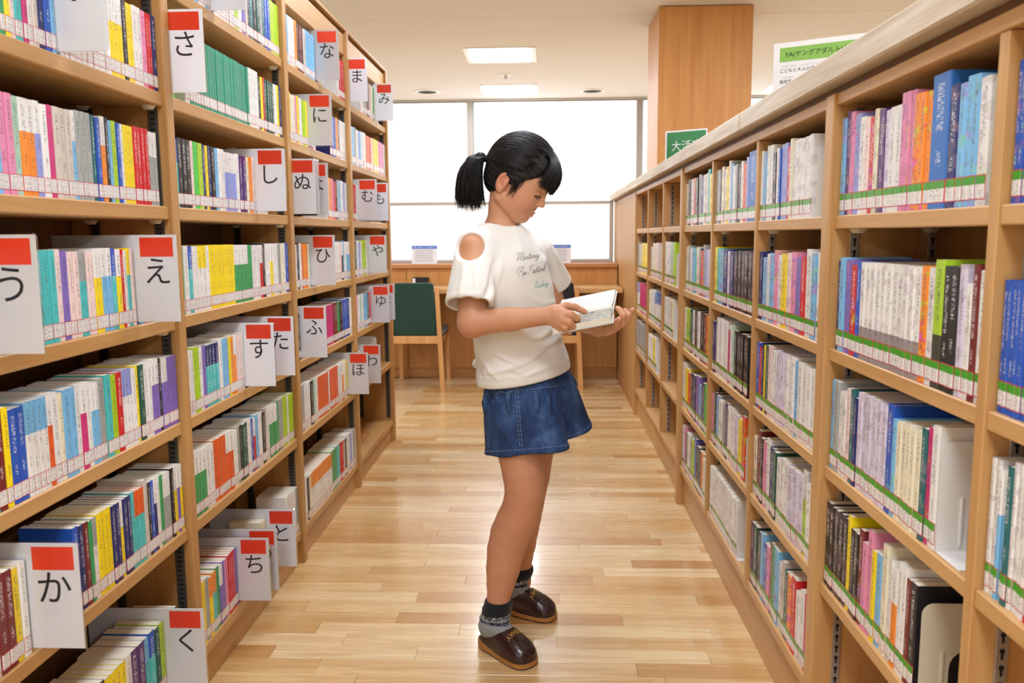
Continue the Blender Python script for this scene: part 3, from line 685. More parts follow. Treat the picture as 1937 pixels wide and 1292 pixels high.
# ---------------------------------------------------------------- bookends
def bookend(x0, x1, y, z0, h, foot, label, mt='bookend', arch=True, face=-1):
    """metal plate across the shelf at depth y; foot runs along the shelf towards face*y"""
    r = empty('bookend', ((x0+x1)/2, y, z0)); tag(r, label, 'bookend', 'metal bookends')
    def corner(cx, cz, rad, a0, a1, n=6): return [(cx+rad*math.cos(a0+(a1-a0)*k/n), cz+rad*math.sin(a0+(a1-a0)*k/n)) for k in range(n+1)]
    w = x1-x0; rad = min(.02, w*.2); zb, zt = z0+.001, z0+h
    outer = [(x1, zb), *corner(x1-rad, zt-rad, rad, 0, math.pi/2), *corner(x0+rad, zt-rad, rad, math.pi/2, math.pi), (x0, zb)]
    mm = MB()
    if arch:
        ax, aw = x0+w*.64, w*.26; top = z0+h*.52
        a = corner(ax, top-aw, aw, math.pi, 0, 10); pts = outer + [(ax-aw, zb)] + a + [(ax+aw, zb)]
    else: pts = outer
    mm.prism(pts, y-.0006, y+.0006, 'y'); child_at(mm, 'plate', M[mt], r)
    mm = MB(); mm.bbox(x0+w*.27, x0+w*.31, y-.003 if face < 0 else y, y if face < 0 else y+.003, z0+.01, z0+h*.5, .0008); child_at(mm, 'rib', M[mt], r)
    mm = MB(); ya, yb = sorted((y, y+face*foot)); mm.bbox(x0, x1, ya, yb, z0+.0002, z0+.0018, .0005); child_at(mm, 'foot', M[mt], r)
def bk_at(u, tier, h, foot, label, mt='bookend', arch=True, dx=.018, w=.125, z=None):
    zz = TR[tier]; y = y_at(u, RF+.016, zz)-.004; bookend(RF+dx, RF+dx+w, y, zz, h, foot, label, mt, arch)
bk_at(1861, 0, .185, .012, 'beige bookend beside the wide white spine, top shelf of the manga section', 'bookend_beige', False, .02, .1)
bk_at(1764, 2, .178, .075, 'tall white bookend on the third shelf of the manga section')
bk_at(1730, 3, .165, .05, 'beige bookend by the black volume on the fourth shelf of the manga section', 'bookend_beige')
bk_at(1540, 0, .16, .004, 'white bookend on the top shelf past the post', arch=False)
bk_at(1543, 2, .15, .004, 'white bookend on the third shelf past the post', arch=False)
bk_at(1533, 3, .15, .01, 'white bookend on the fourth shelf past the post')
bk_at(1429.5, 0, .16, .002, 'thin white bookend by the wide blue volume', arch=False)
bk_at(1428, 1, .16, .003, 'white bookend after black volumes on the second shelf', arch=False)
bk_at(1417, 2, .16, .01, 'white bookend after black volumes on the third shelf', arch=False)
bk_at(1408, 3, .16, .01, 'white bookend beside the burnt orange volume', arch=False)
bk_at(1390.5, 4, .17, .03, 'white bookend closing the run of white books on the bottom shelf')
bk_at(1336, 4, .16, .01, 'white bookend at the end of the magazine section bottom shelf', arch=False)
bk_at(1278, 1, .16, .01, 'white bookend beside the lime volume in the half empty section', arch=False)
bk_at(1273.5, 2, .16, .02, 'white bookend beside white volumes in the half empty section', arch=False)
bk_at(1242, 3, .15, .02, 'white bookend after the yellow volume, cream volumes section', arch=False)
bk_at(1220.5, 3, .16, .01, 'white bookend beside grey volumes of the end section', arch=False)
yb_ = y_at(722, -.9, TL[5]); bookend(-1.05, -.925, yb_+.006, TL[5], .2, .03, 'pale bookend behind the wa plate on the tall bookcase', 'bookend', False, 1)
mm = MB(); mm.bbox(-1.10, -.985, 4.08, 4.46, TL[6]+.0005, TL[6]+.0185, .002); o = mm.build('spare_board', M['panel_x']); tag(o, 'spare reddish wood board lying on the empty bottom shelf', 'board')
# ---------------------------------------------------------------- reading desk, ledge and screen
desk = empty('reading_desk', (-.6, 7.0, 0)); tag(desk, 'long built-in reading desk with veneered back panels and raised ledge', 'desk')
def Dp(mb, name, mt, **k): return child_at(mb, name, mt, desk, **k)
DX0, DX1 = -3.6, .604
for a, b in ((DX0, -2.41), (-2.406, -1.20), (-1.196, .0), (.004, DX1)):
    mm = MB(); mm.bbox(a, b, 7.03, 7.05, .085, .948, .0012); Dp(mm, 'back_board', M['panel_z'])
mm = MB(); mm.box(DX0, DX1, 7.052, 7.46, 0, .946); Dp(mm, 'core', M['panel_z'])
mm = MB(); mm.bbox(DX0, DX1, 7.045, 7.06, 0, .083, .001); Dp(mm, 'kick_board', M['panel_x'])
mm = MB(); mm.bbox(DX0, DX1, 7.0, 7.50, .949, .981, .003); Dp(mm, 'ledge', M['panel_x'])
mm = MB(); mm.bbox(DX0, DX1, 6.50, 7.028, .765, .803, .004); Dp(mm, 'desk_top', M['maple_y'])
mm = MB(); mm.bbox(DX0, DX1, 6.98, 7.028, .70, .764, .002); Dp(mm, 'apron', M['panel_x'])
scr = empty('ledge_screen', (-.6, 7.46, .981)); scr['kind'] = 'structure'; scr['label'] = 'low frosted glazing in a grey frame above the desk ledge'  # partition screen on the ledge, its pane made to glow
mm = MB(); mm.box(DX0+.03, .565, 7.44, 7.448, 1.0, 1.50); child_at(mm, 'frosted_pane', M['screen'], scr)
for bx in ((DX0, .6, 7.425, 7.462, 1.497, 1.522), (DX0, .6, 7.425, 7.462, .9815, 1.008), (.565, .6, 7.425, 7.462, 1.0085, 1.4965), (DX0, DX0+.03, 7.425, 7.462, 1.0085, 1.4965)):
    mm = MB(); mm.bbox(*bx, .002); child_at(mm, 'frame_bar', M['alu'], scr)
def notice(uL, uR, label):
    y = 7.10; a, b = P(uL, 480, y), P(uR, 480, y); z0 = .982; w = b[0]-a[0]; h = .158; cx = (a[0]+b[0])/2
    r = empty('notice_stand', (cx, y, z0)); tag(r, label, 'notice', 'notice stands on the desk ledge')
    def q(name, mt, x0, x1, za, zb, off):
        mm = MB(); sl = .02
        f = lambda x, z: (cx+x, y-off+sl*(z/h), z0+z); mm.add([f(x0, za), f(x1, za), f(x1, zb), f(x0, zb)], [(0, 1, 2, 3)]); return child_at(mm, name, mt, r)
    mm = MB(); mm.add([(cx-w/2, y, z0), (cx+w/2, y, z0), (cx+w/2, y+.02, z0+h), (cx-w/2, y+.02, z0+h), (cx-w/2, y+.003, z0), (cx+w/2, y+.003, z0), (cx+w/2, y+.023, z0+h), (cx-w/2, y+.023, z0+h)],
                      [(0, 1, 2, 3), (5, 4, 7, 6), (3, 2, 6, 7), (0, 4, 5, 1), (1, 5, 6, 2), (4, 0, 3, 7)]); child_at(mm, 'sheet', M['paper'], r)
    mm = MB(); mm.box(cx-w/2, cx+w/2, y-.0, y+.06, z0, z0+.0025); child_at(mm, 'base', M['acrylic'], r)
    q('blue_header', M['blue_print'], -w/2, w/2, h-.028, h, .0006)
    mm = MB(); place_text(mm, '読書・学習スペースご利用の方へ', (cx, y+.02*(h-.014)/h-.0012, z0+h-.014), (1, 0, 0), (0, .12, 1), .0125); child_at(mm, 'heading', M['paper'], r)
    mm = MB(); rr = random.Random(3)
    for k in range(7):
        z = h-.042-.0155*k; x = -w/2+.03
        while x < w*.32:
            dx = rr.uniform(.004, .011); yy = y+.02*z/h-.0008; mm.add([(cx+x, yy, z0+z), (cx+x+dx, yy, z0+z), (cx+x+dx, yy+.0005, z0+z+.0045), (cx+x, yy+.0005, z0+z+.0045)], [(0, 1, 2, 3)]); x += dx+.0025
    child_at(mm, 'print_lines', M['grey_print'], r, kind='stuff')
notice(778.5, 826.5, 'white notice with blue header on the ledge behind the green chair')
notice(1031, 1080, 'white notice with blue header on the ledge behind the black chair')
o_ = P(796, 527, 7.02)
r = empty('power_outlet', (o_[0], 7.02, .803)); tag(r, 'black desk power outlet with a white socket cover', 'outlet')
mm = MB(); mm.bbox(o_[0]-.07, o_[0]+.07, 6.985, 7.029, .8035, .872, .004); child_at(mm, 'housing', M['black'], r)
mm = MB(); mm.bbox(o_[0]-.066, o_[0]-.042, 6.982, 6.9852, .825, .864, .0008); child_at(mm, 'socket', M['white'], r)

# ---------------------------------------------------------------- chairs
def chair(cx, yr, cloth, label, w=.43):
    """wooden armless chair seen from behind; yr = rear leg line on the floor"""
    r = empty('reading_chair', (cx, yr+.25, 0)); tag(r, label, 'chair', 'wooden chairs at the reading desk')
    C = lambda mb, n, mt, **k: child_at(mb, n, mt, r, **k)
    hw = w/2; yf = yr+.5
    def leg(p, q, s0=.019, s1=.016):
        mm = MB(); v = []
        for (c, s) in ((p, s0), (q, s1)): v += [(c[0]-s, c[1]-s, c[2]), (c[0]+s, c[1]-s, c[2]), (c[0]+s, c[1]+s, c[2]), (c[0]-s, c[1]+s, c[2])]
        mm.add(v, [(3, 2, 1, 0), (4, 5, 6, 7), (0, 1, 5, 4), (1, 2, 6, 5), (2, 3, 7, 6), (3, 0, 4, 7)]); return mm
    for s in (-1, 1):
        C(leg((cx+s*hw, yr, 0), (cx+s*(hw-.034), yr-.004, .812)), 'leg', M['chair'])
        C(leg((cx+s*(hw-.012), yf, 0), (cx+s*(hw-.016), yf-.01, .42), .016, .02), 'leg', M['chair'])
        mm = MB(); mm.bbox(cx+s*(hw-.018)-.012, cx+s*(hw-.018)+.012, yr+.06, yf-.02, .375, .425, .003); C(mm, 'side_rail', M['chair'])
    mm = MB(); mm.bbox(cx-hw+.012, cx+hw-.012, yr-.018, yr+.012, .782, .812, .003); C(mm, 'top_rail', M['chair'])
    mm = MB(); mm.bbox(cx-hw+.012, cx+hw-.012, yr-.012, yr+.016, .375, .435, .003); C(mm, 'seat_rail', M['chair'])
    mm = MB(); mm.bbox(cx-hw+.01, cx+hw-.01, yf-.035, yf-.01, .375, .425, .003); C(mm, 'seat_rail', M['chair'])
    # padded back, a little proud above the rail
    mm = MB(); v = []; n = 6; out = []
    hb = hw-.028
    prof = [(-hb+.022, .437), (hb-.022, .437), (hb-.012, .445), (hb-.03, .83), (hb-.036, .848), (hb-.05, .857), (-hb+.05, .857), (-hb+.036, .848), (-hb+.03, .83), (-hb+.012, .445)]
    yy = lambda z: yr+.036-.040*(z-.437)/.4
    for d in (-.016, .03):
        for (x, z) in prof: v.append((cx+x, yy(z)-.012+d, z))
    k = len(prof); mm.add(v, [tuple(range(k)), tuple(range(2*k-1, k-1, -1))] + [(i, k+i, k+(i+1) % k, (i+1) % k) for i in range(k)])
    o = C(mm, 'back_pad', cloth); bv = o.modifiers.new('bevel', 'BEVEL'); bv.width = .006; bv.segments = 2
    mm = MB(); mm.bbox(cx-hw+.004, cx+hw-.004, yr+.06, yf+.012, .427, .472, .012); C(mm, 'seat_pad', cloth)
chair(-1.04, 6.44, M['green_cloth'], 'wooden chair with dark green padded back at the desk')
chair(.058, 6.445, M['black_cloth'], 'wooden chair with black padded back at the desk')

# ---------------------------------------------------------------- signs on the counter
def sign(y, uL, vL, uR, vR, yl, label, face, build):
    """acrylic stand on the counter; left/right top corners given by photo columns at depths yl (left) and y (right)"""
    a, b = P(uL, vL, yl), P(uR, vR, y); zt = (a[2]+b[2])/2; z0 = 1.5768; ex = np.array([b[0]-a[0], b[1]-a[1], 0]); w = np.linalg.norm(ex); ex /= w; ny = np.array([ex[1], -ex[0], 0])
    ey = np.array([0, 0, 1.0]); o = np.array([a[0], a[1], z0]); h = zt-z0
    r = empty('sign_stand', tuple(o+ex*w/2)); tag(r, label, 'sign')
    def quad(name, mt, x0, x1, za, zb, off, th=.0):
        mm = MB(); pts = [o+ex*x+ey*z+ny*off for x, z in ((x0, za), (x1, za), (x1, zb), (x0, zb))]
        if th: pts += [p-ny*th for p in pts]; mm.add(pts, [(0, 1, 2, 3), (7, 6, 5, 4), (0, 4, 5, 1), (1, 5, 6, 2), (2, 6, 7, 3), (3, 7, 4, 0)])
        else: mm.add(pts, [(0, 1, 2, 3)])
        return child_at(mm, name, mt, r)
    def write(name, mt, body, x, z, size, off=.0016, **k):
        mm = MB(); place_text(mm, body, o+ex*x+ey*z+ny*off, ex, ey, size, **k); return child_at(mm, name, mt, r)
    quad('holder', M['acrylic'], -.004, w+.004, 0, h+.004, -.0025, .0015); quad('sheet', M[face], 0, w, .002, h, 0.0, .002)
    mm = MB(); f0, f1 = o-ny*.0, o-ny*.05; mm.add([f0, f0+ex*w, f1+ex*w, f1, f0+ey*.002, f0+ex*w+ey*.002, f1+ex*w+ey*.002, f1+ey*.002], [(3, 2, 1, 0), (4, 5, 6, 7), (0, 1, 5, 4), (1, 2, 6, 5), (2, 3, 7, 6), (3, 0, 4, 7)]); child_at(mm, 'base', M['acrylic'], r)
    build(quad, write, w, h)
def ya(quad, write, w, h):
    zt = h; LX = .018
    quad('green_header', M['green_print'], .017, w-.017, zt-.052, zt-.014, .0006)
    write('heading', M['ink'], 'YA(ヤングアダルト)とは', w/2, zt-.034, .0172)
    for i, (tx, ft) in enumerate((('こどもと大人の境にいる小学校高学年から', 'おとな　さかい　　しょうがっこうこう'), ('高校生までの成長にかかわる読書を', 'こうこうせい　　せいちょう'), ('・児童書では物足りない', 'じどうしょ　　ものた'))):
        z = zt-.075-.030*i
        write('text_line', M['ink'], tx, LX, z-.005, .0118, align='LEFT'); write('furigana', M['grey_print'], ft, LX+.006, z+.0085, .0056, align='LEFT')
sign(2.30, 1464, 90, 1646, 54, 2.42, 'white sign with green heading about young adult books on the counter', 'paper', ya)
def dk(quad, write, w, h):
    quad('green_face', M['deep_green'], .008, w-.006, .004, h-.008, .0006)
    write('lettering', M['paper'], '大活字本', .034, h-.100, .056, align='LEFT')
sign(4.33, 1259, 250, 1338, 241, 4.45, 'green sign lettered in white on the counter before the column', 'paper', dk)
def gr(quad, write, w, h): quad('green_header', M['green_print'], .012, w-.012, .02, h-.012, .0006)
sign(1.36, 1757, -160, 1905, -200, 1.44, 'white sign with green face standing nearer along the counter', 'paper', gr)
# ---------------------------------------------------------------- the reader: signed-distance modelling
def snets(f, lo, hi, h, pad=2):
    """surface nets over a distance function; coarse blocks away from the surface are skipped"""
    lo = np.asarray(lo, float); hi = np.asarray(hi, float); n = np.ceil((hi-lo)/h).astype(int)+1
    B = 8; nb = np.ceil(n/B).astype(int); n = nb*B
    ax = [lo[i]+h*np.arange(n[i]) for i in range(3)]
    cx = [lo[i]+h*(B*np.arange(nb[i])+(B-1)/2) for i in range(3)]
    C = np.stack(np.meshgrid(*cx, indexing='ij'), -1).reshape(-1, 3); dc = f(C); rad = h*B*.5*1.7320508*1.5+h
    F = np.repeat(np.repeat(np.repeat(np.where(dc < 0, -1.0, 1.0).reshape(nb), B, 0), B, 1), B, 2)
    act = np.argwhere((np.abs(dc) < rad).reshape(nb)); g = np.arange(B); off = np.stack(np.meshgrid(g, g, g, indexing='ij'), -1).reshape(-1, 3)
    for s in range(0, len(act), 400):
        ii = (act[s:s+400, None, :]*B+off[None]).reshape(-1, 3); F[ii[:, 0], ii[:, 1], ii[:, 2]] = f(lo+ii*h)
    sg = F < 0
    cnt = sum(sg[a:n[0]-1+a, b:n[1]-1+b, c:n[2]-1+c].astype(np.int8) for a in (0, 1) for b in (0, 1) for c in (0, 1))
    cells = np.argwhere((cnt > 0) & (cnt < 8)); idx = -np.ones(np.array(n)-1, int); idx[cells[:, 0], cells[:, 1], cells[:, 2]] = np.arange(len(cells))
    acc = np.zeros((len(cells), 3)); num = np.zeros(len(cells))
    K = [(a, b, c) for a in (0, 1) for b in (0, 1) for c in (0, 1)]
    V = {k: F[cells[:, 0]+k[0], cells[:, 1]+k[1], cells[:, 2]+k[2]] for k in K}
    for k in K:
        for a in range(3):
            if k[a]: continue
            k2 = list(k); k2[a] = 1; k2 = tuple(k2); A, Bv = V[k], V[k2]; m_ = (A < 0) != (Bv < 0)
            t = np.where(m_, A/np.where(m_, A-Bv, 1), 0); p = np.array(k, float)[None]+np.eye(3)[a][None]*t[:, None]; acc += p*m_[:, None]; num += m_
    verts = lo+(cells+acc/num[:, None])*h
    faces = []
    for a in range(3):
        b, c = (a+1) % 3, (a+2) % 3; s0 = [slice(None)]*3; s1 = [slice(None)]*3; s0[a] = slice(0, -1); s1[a] = slice(1, None)
        d = sg[tuple(s0)] != sg[tuple(s1)]; e = np.argwhere(d); e = e[(e[:, b] > 0) & (e[:, c] > 0) & (e[:, b] < n[b]-1) & (e[:, c] < n[c]-1)]
        if not len(e): continue
        ins = sg[e[:, 0], e[:, 1], e[:, 2]]; q = []
        for db, dcc in ((-1, -1), (0, -1), (0, 0), (-1, 0)):
            x = e.copy(); x[:, b] += db; x[:, c] += dcc; q.append(idx[x[:, 0], x[:, 1], x[:, 2]])
        q = np.stack(q, 1); q[~ins] = q[~ins][:, ::-1]; faces.append(q)
    faces = np.concatenate(faces); faces = faces[(faces >= 0).all(1)]
    return verts, faces
def smin(a, b, k):
    h = np.clip(.5+.5*(b-a)/k, 0, 1); return b*(1-h)+a*h-k*h*(1-h)
def smax(a, b, k): return -smin(-a, -b, k)
def ell(p, c, r, R=None):
    q = p-np.asarray(c); q = q@np.asarray(R).T if R is not None else q; r = np.asarray(r, float)
    k0 = np.linalg.norm(q/r, axis=1); k1 = np.linalg.norm(q/(r*r), axis=1)+1e-9; return k0*(k0-1)/k1
def cone(p, a, b, ra, rb):
    """capsule whose radius runs from ra to rb"""
    a = np.asarray(a); ab = np.asarray(b)-a; t = np.clip(((p-a)@ab)/(ab@ab+1e-12), 0, 1); return np.linalg.norm(p-a-t[:, None]*ab, axis=1)-(ra+(rb-ra)*t)
def chain(p, pts, rad, k=.012):
    d = None
    for i in range(len(pts)-1):
        e = cone(p, pts[i], pts[i+1], rad[i], rad[i+1]); d = e if d is None else smin(d, e, k)
    return d
def loft(p, o, A, Fv, Rv, tab, power=2.0):
    """tube along A with elliptic sections; tab rows: t, forward offset, side offset, half depth, half width"""
    q = p-np.asarray(o); t = q@A; T = np.array(tab); g = lambda i: np.interp(t, T[:, 0], T[:, i])
    f = (q@Fv-g(1)); r = (q@Rv-g(2)); d, w = g(3), g(4)
    e = ((np.abs(f)/d)**power+(np.abs(r)/w)**power)**(1/power); rad = (e-1)*np.minimum(d, w)*1.02
    return smax(rad, np.maximum(T[0, 0]-t, t-T[-1, 0]), .006)
def seg_dist(p, a, b):
    a = np.asarray(a); ab = np.asarray(b)-a; t = np.clip(((p-a)@ab)/(ab@ab), 0, 1); return np.linalg.norm(p-a-t[:, None]*ab, axis=1)
def unit(v): v = np.asarray(v, float); return v/np.linalg.norm(v)
def sdf_obj(name, f, lo, hi, h, mt, parent=None, smooth_it=0):
    v, q = snets(f, lo, hi, h); me = bpy.data.meshes.new(name); me.from_pydata(v.tolist(), [], q.tolist()); me.update()
    o = link(name, me, mt, parent, True); return o, v
def bvh(o):
    me = o.data; return BVHTree.FromPolygons([v.co[:] for v in me.vertices], [tuple(p.vertices) for p in me.polygons])

TH = math.radians(30); FB = np.array([math.cos(TH), -math.sin(TH), 0]); RB = np.array([-math.sin(TH), -math.cos(TH), 0])   # facing, her right
UPV = np.array([0, 0, 1.0])
# joints from the photo, each with its own depth
J = dict(pelvis=P(992, 745, 2.43), chest=P(966, 520, 2.42), neck0=P(944, 437, 2.415), neck1=P(951, 388, 2.405),
         shR=P(899, 470, 2.305), shL=P(1016, 478, 2.535), elR=P(893, 611, 2.235), wrR=P(1040, 597, 2.20), elL=P(1052, 598, 2.60), wrL=P(1128, 619, 2.37))
_r = [(775, 976, .070, 2.375), (860, 986, .067, 2.35), (895, 990.5, .0622, 2.34), (925, 992.5, .0582, 2.335), (945, 990, .0567, 2.335), (965, 985.5, .058, 2.34), (985, 976.5, .0595, 2.345), (1010, 965.5, .0595, 2.35), (1040, 957, .0558, 2.35), (1075, 951.5, .0505, 2.345), (1105, 947, .042, 2.34), (1130, 943.5, .035, 2.335), (1170, 941, .036, 2.33)]
legR = [P(u, v, y_) for v, u, r_, y_ in _r]; radR = [r_ for v, u, r_, y_ in _r]
_l = [(770, 1012, .070, 2.50), (850, 1004, .072, 2.51), (900, 1000, .066, 2.52), (945, 994, .060, 2.53), (975, 989, .059, 2.545), (1000, 985.5, .057, 2.56), (1030, 985, .049, 2.57), (1050, 985, .041, 2.578), (1072, 985, .035, 2.582), (1100, 984, .036, 2.585)]
legL = [P(u, v, y_) for v, u, r_, y_ in _l]; radL = [r_ for v, u, r_, y_ in _l]
# head frame
HY, HP = math.radians(13), math.radians(31)
HF0 = np.array([math.cos(HY), -math.sin(HY), 0]); HR = np.array([-math.sin(HY), -math.cos(HY), 0])
HF = unit(HF0*math.cos(HP)-UPV*math.sin(HP)); HU = unit(np.cross(HR, HF)); 
if HU[2] < 0: HU = -HU
HC = P(984, 336, 2.40); HM = np.stack([HF, HR, HU])       # local = (forward, her right, up)
def hp(a, s, b): return HC+HF*a+HR*s+HU*b
def head_sdf(p):
    q = (p-HC)@HM.T; sy = np.stack([q[:, 0], np.abs(q[:, 1]), q[:, 2]], 1)
    d = ell(q, (-.012, 0, .018), (.090, .073, .092))                     # skull
    d = smin(d, ell(q, (.030, 0, -.035), (.056, .060, .075)), .03)        # face mass
    d = smin(d, ell(sy, (.034, .030, -.052), (.040, .034, .042)), .02)    # cheeks
    d = smin(d, ell(q, (.058, 0, -.093), (.022, .022, .019)), .022)       # chin
    d = smin(d, cone(sy, (-.012, .052, -.070), (.045, .020, -.098), .018, .016), .022)   # jaw line
    d = smin(d, ell(q, (.062, 0, .015), (.022, .048, .030)), .03)         # brow and forehead
    d = smin(d, cone(q, (.081, 0, -.004), (.0955, 0, -.034), .0065, .0085), .010)         # nose bridge to tip
    d = smin(d, ell(sy, (.0865, .0105, -.039), (.008, .0065, .006)), .006)                # nostril wings
    d = smax(d, -ell(sy, (.0885, .006, -.0455), (.004, .0028, .003)), .002)
    d = smax(d, -ell(sy, (.090, .031, -.008), (.016, .017, .008)), .012)                  # eye sockets
    d = smin(d, ell(sy, (.0715, .030, -.0115), (.0115, .0135, .0095)), .004)              # lowered lids
    d = smin(d, ell(q, (.0815, 0, -.0665), (.0085, .0175, .0052)), .005)                  # upper lip
    d = smin(d, ell(q, (.0795, 0, -.0765), (.0085, .0150, .0055)), .004)                  # lower lip
    d = smax(d, -cone(sy, (.091, 0, -.0712), (.0775, .0215, -.0705), .0013, .0010), .002)
    # ear
    er = ell(sy, (-.020, .0735, -.028), (.017, .011, .030)); er = smax(er, -ell(sy, (-.0165, .0870, -.025), (.0115, .0135, .021)), .003)
    er = smin(er, ell(sy, (-.013, .076, -.030), (.006, .006, .012)), .004); er = smin(er, ell(sy, (-.016, .0735, -.052), (.009, .007, .009)), .005)
    return smin(d, er, .006)
def arm_sdf(p):
    dR = chain(p, [J['shR'], J['elR']], [.047, .040], .01); dR = smin(dR, chain(p, [J['elR'], .5*J['elR']+.5*J['wrR'], J['wrR']], [.0375, .0315, .0235], .012), .016)
    dL = chain(p, [J['shL'], J['elL']], [.047, .038], .01); dL = smin(dL, chain(p, [J['elL'], .5*J['elL']+.5*J['wrL'], J['wrL']], [.036, .030, .0235], .012), .016)
    return np.minimum(dR, dL)
TA = unit(J['neck0']-J['pelvis'])          # leaning torso axis
TF = unit(FB-TA*(FB@TA)); TR_ = unit(np.cross(TF, TA))
if TR_@RB < 0: TR_ = -TR_
TL_ = float((J['neck0']-J['pelvis'])@TA)
def torso_sdf(p):
    return loft(p, J['pelvis'], TA, TF, TR_, [(-.10, 0, 0, .06, .09), (0, 0, 0, .088, .122), (.12, .005, 0, .095, .122), (.24, .005, 0, .098, .130), (.36, 0, 0, .088, .140), (.41, -.004, 0, .068, .125), (.44, -.004, 0, .05, .09)])
# hands -----------------------------------------------------------
hR = dict(palm=[(1045, 597, 2.20), (1062, 600, 2.185)], f=[
    ([(1050, 588, 2.19), (1070, 579, 2.195), (1088, 581, 2.205), (1106, 590, 2.205)], [.0155, .0125, .011, .0085]),           # thumb on the page
    ([(1064, 592, 2.175), (1079, 595, 2.165), (1091, 602, 2.175), (1092, 609, 2.195)], [.0135, .0125, .011, .009]),            # index
    ([(1062, 602, 2.17), (1076, 609, 2.163), (1084, 617, 2.175), (1084, 622, 2.20)], [.0135, .012, .0105, .009]),
    ([(1058, 610, 2.175), (1070, 619, 2.17), (1076, 626, 2.185), (1078, 629, 2.205)], [.013, .0115, .010, .0085]),
    ([(1052, 614, 2.185), (1062, 625, 2.182), (1068, 630, 2.195), (1071, 631, 2.212)], [.012, .010, .009, .008])])
hL = dict(palm=[(1130, 620, 2.355), (1154, 619, 2.285)], f=[
    ([(1146, 620, 2.27), (1160, 618, 2.235), (1168, 612, 2.205), (1171, 604, 2.19)], [.0135, .012, .011, .009]),               # thumb under the near half
    ([(1162, 619, 2.255), (1176, 612, 2.215), (1179, 597, 2.205), (1173, 587, 2.215), (1168, 583, 2.222)], [.0135, .012, .011, .0095, .008]),
    ([(1166, 616, 2.275), (1183, 609, 2.245), (1188, 597, 2.24), (1183, 588, 2.25)], [.0135, .012, .011, .009]),
    ([(1167, 613, 2.29), (1181, 604, 2.275), (1190, 594, 2.268), (1197, 587, 2.262)], [.0125, .011, .0105, .009]),
    ([(1166, 610, 2.305), (1178, 602, 2.30), (1184, 594, 2.298), (1184, 588, 2.30)], [.011, .010, .0095, .008])])
def hand_sdf(p, H, w):
    a, b = P(*H['palm'][0]), P(*H['palm'][1])
    d = cone(p, w, a, .0235, .0245)
    d = smin(d, cone(p, a, b, .0235, .0195), .012)
    for pts, rad in H['f']:
        d = smin(d, cone(p, a*.35+b*.65, P(*pts[0]), .018, rad[0]), .010)
    fd = None
    for pts, rad in H['f']:
        e = chain(p, [P(*x) for x in pts], [r*.86 for r in rad], .003); fd = e if fd is None else smin(fd, e, .0016)
    return smin(d, fd, .006)
def body_sdf(p):
    d = torso_sdf(p)
    d = smin(d, cone(p, J['neck0']-TA*.01, J['shR']*.8+J['neck0']*.2, .045, .040), .03); d = smin(d, cone(p, J['neck0']-TA*.01, J['shL']*.8+J['neck0']*.2, .045, .040), .03)
    d = smin(d, arm_sdf(p), .02)
    nk = smin(cone(p, J['neck0']-TA*.03, J['neck1'], .046, .040), cone(p, J['neck1'], hp(-.03, 0, -.03), .040, .046), .006)
    d = smin(d, nk, .018); d = smin(d, np.minimum(1, head_sdf(p)), .0045)
    lr = chain(p, legR, radR, .004)
    ll = chain(p, legL, radL, .004)
    d = smin(d, np.minimum(lr, ll), .02)
    d = smin(d, hand_sdf(p, hR, J['wrR']), .006); d = smin(d, hand_sdf(p, hL, J['wrL']), .006)
    return d
def region(f, lo, hi):
    return f
def multi(name, f, boxes, mt):
    """one continuous mesh sampled finer in some boxes (head, hands)"""
    V = []; Fc = []
    for lo, hi, h, skip in boxes:
        v, q = snets(f, lo, hi, h)
        keep = np.ones(len(q), bool); c = v[q].mean(1)
        for slo, shi in skip: keep &= ~((c > np.asarray(slo)).all(1) & (c < np.asarray(shi)).all(1))
        q = q[keep]; Fc.append(q+sum(len(x) for x in V)); V.append(v)
    V = np.concatenate(V); Fc = np.concatenate(Fc); used = np.unique(Fc); mp = -np.ones(len(V), int); mp[used] = np.arange(len(used)); V = V[used]; Fc = mp[Fc]
    me = bpy.data.meshes.new(name); me.from_pydata(V.tolist(), [], Fc.tolist()); me.update(); return link(name, me, mt, None, True), V
hlo, hhi = HC+np.array([-.16, -.14, -.145]), HC+np.array([.15, .14, .15])
rlo = np.array([J['wrR'][0]-.012, 2.13, .93]); rhi = np.array([J['wrR'][0]+.14, 2.255, 1.07])
llo = np.array([.145, 2.15, .90]); lhi = np.array([.345, 2.42, 1.06])
e = .0025
def skin_mat():
    m = mat('skin', lin(206, 150, 116), .48, Subsurface_Weight=.12, Subsurface_Scale=.006); t = NT(m); t.b.inputs['Subsurface Radius'].default_value = (1.0, .35, .2)
    c = t.n('ShaderNodeAttribute', attribute_name='tint').outputs['Color']; co = t.coord('Object')
    n = t.noise(co, 14, 3).outputs['Fac']; n2 = t.noise(co, 900, 1).outputs['Fac']
    t.l(t.mix(t.math('MULTIPLY', n, .22), c, lin(198, 132, 100)), t.b.inputs['Base Color']); t.bump(n2, .05, .0004); return m
M['skin'] = skin_mat()
person, PV = multi('person', body_sdf, [(np.array([-.42, 2.05, .04]), np.array([.40, 2.78, 1.52]), .0055, [(hlo+e, hhi-e), (rlo+e, rhi-e), (llo+e, lhi-e)]), (hlo, hhi, .0020, []), (rlo, rhi, .0019, []), (llo, lhi, .0022, [])], M['skin'])
tag(person, 'person in white cold-shoulder T-shirt, denim shorts and slippers standing and reading an open book', 'person')
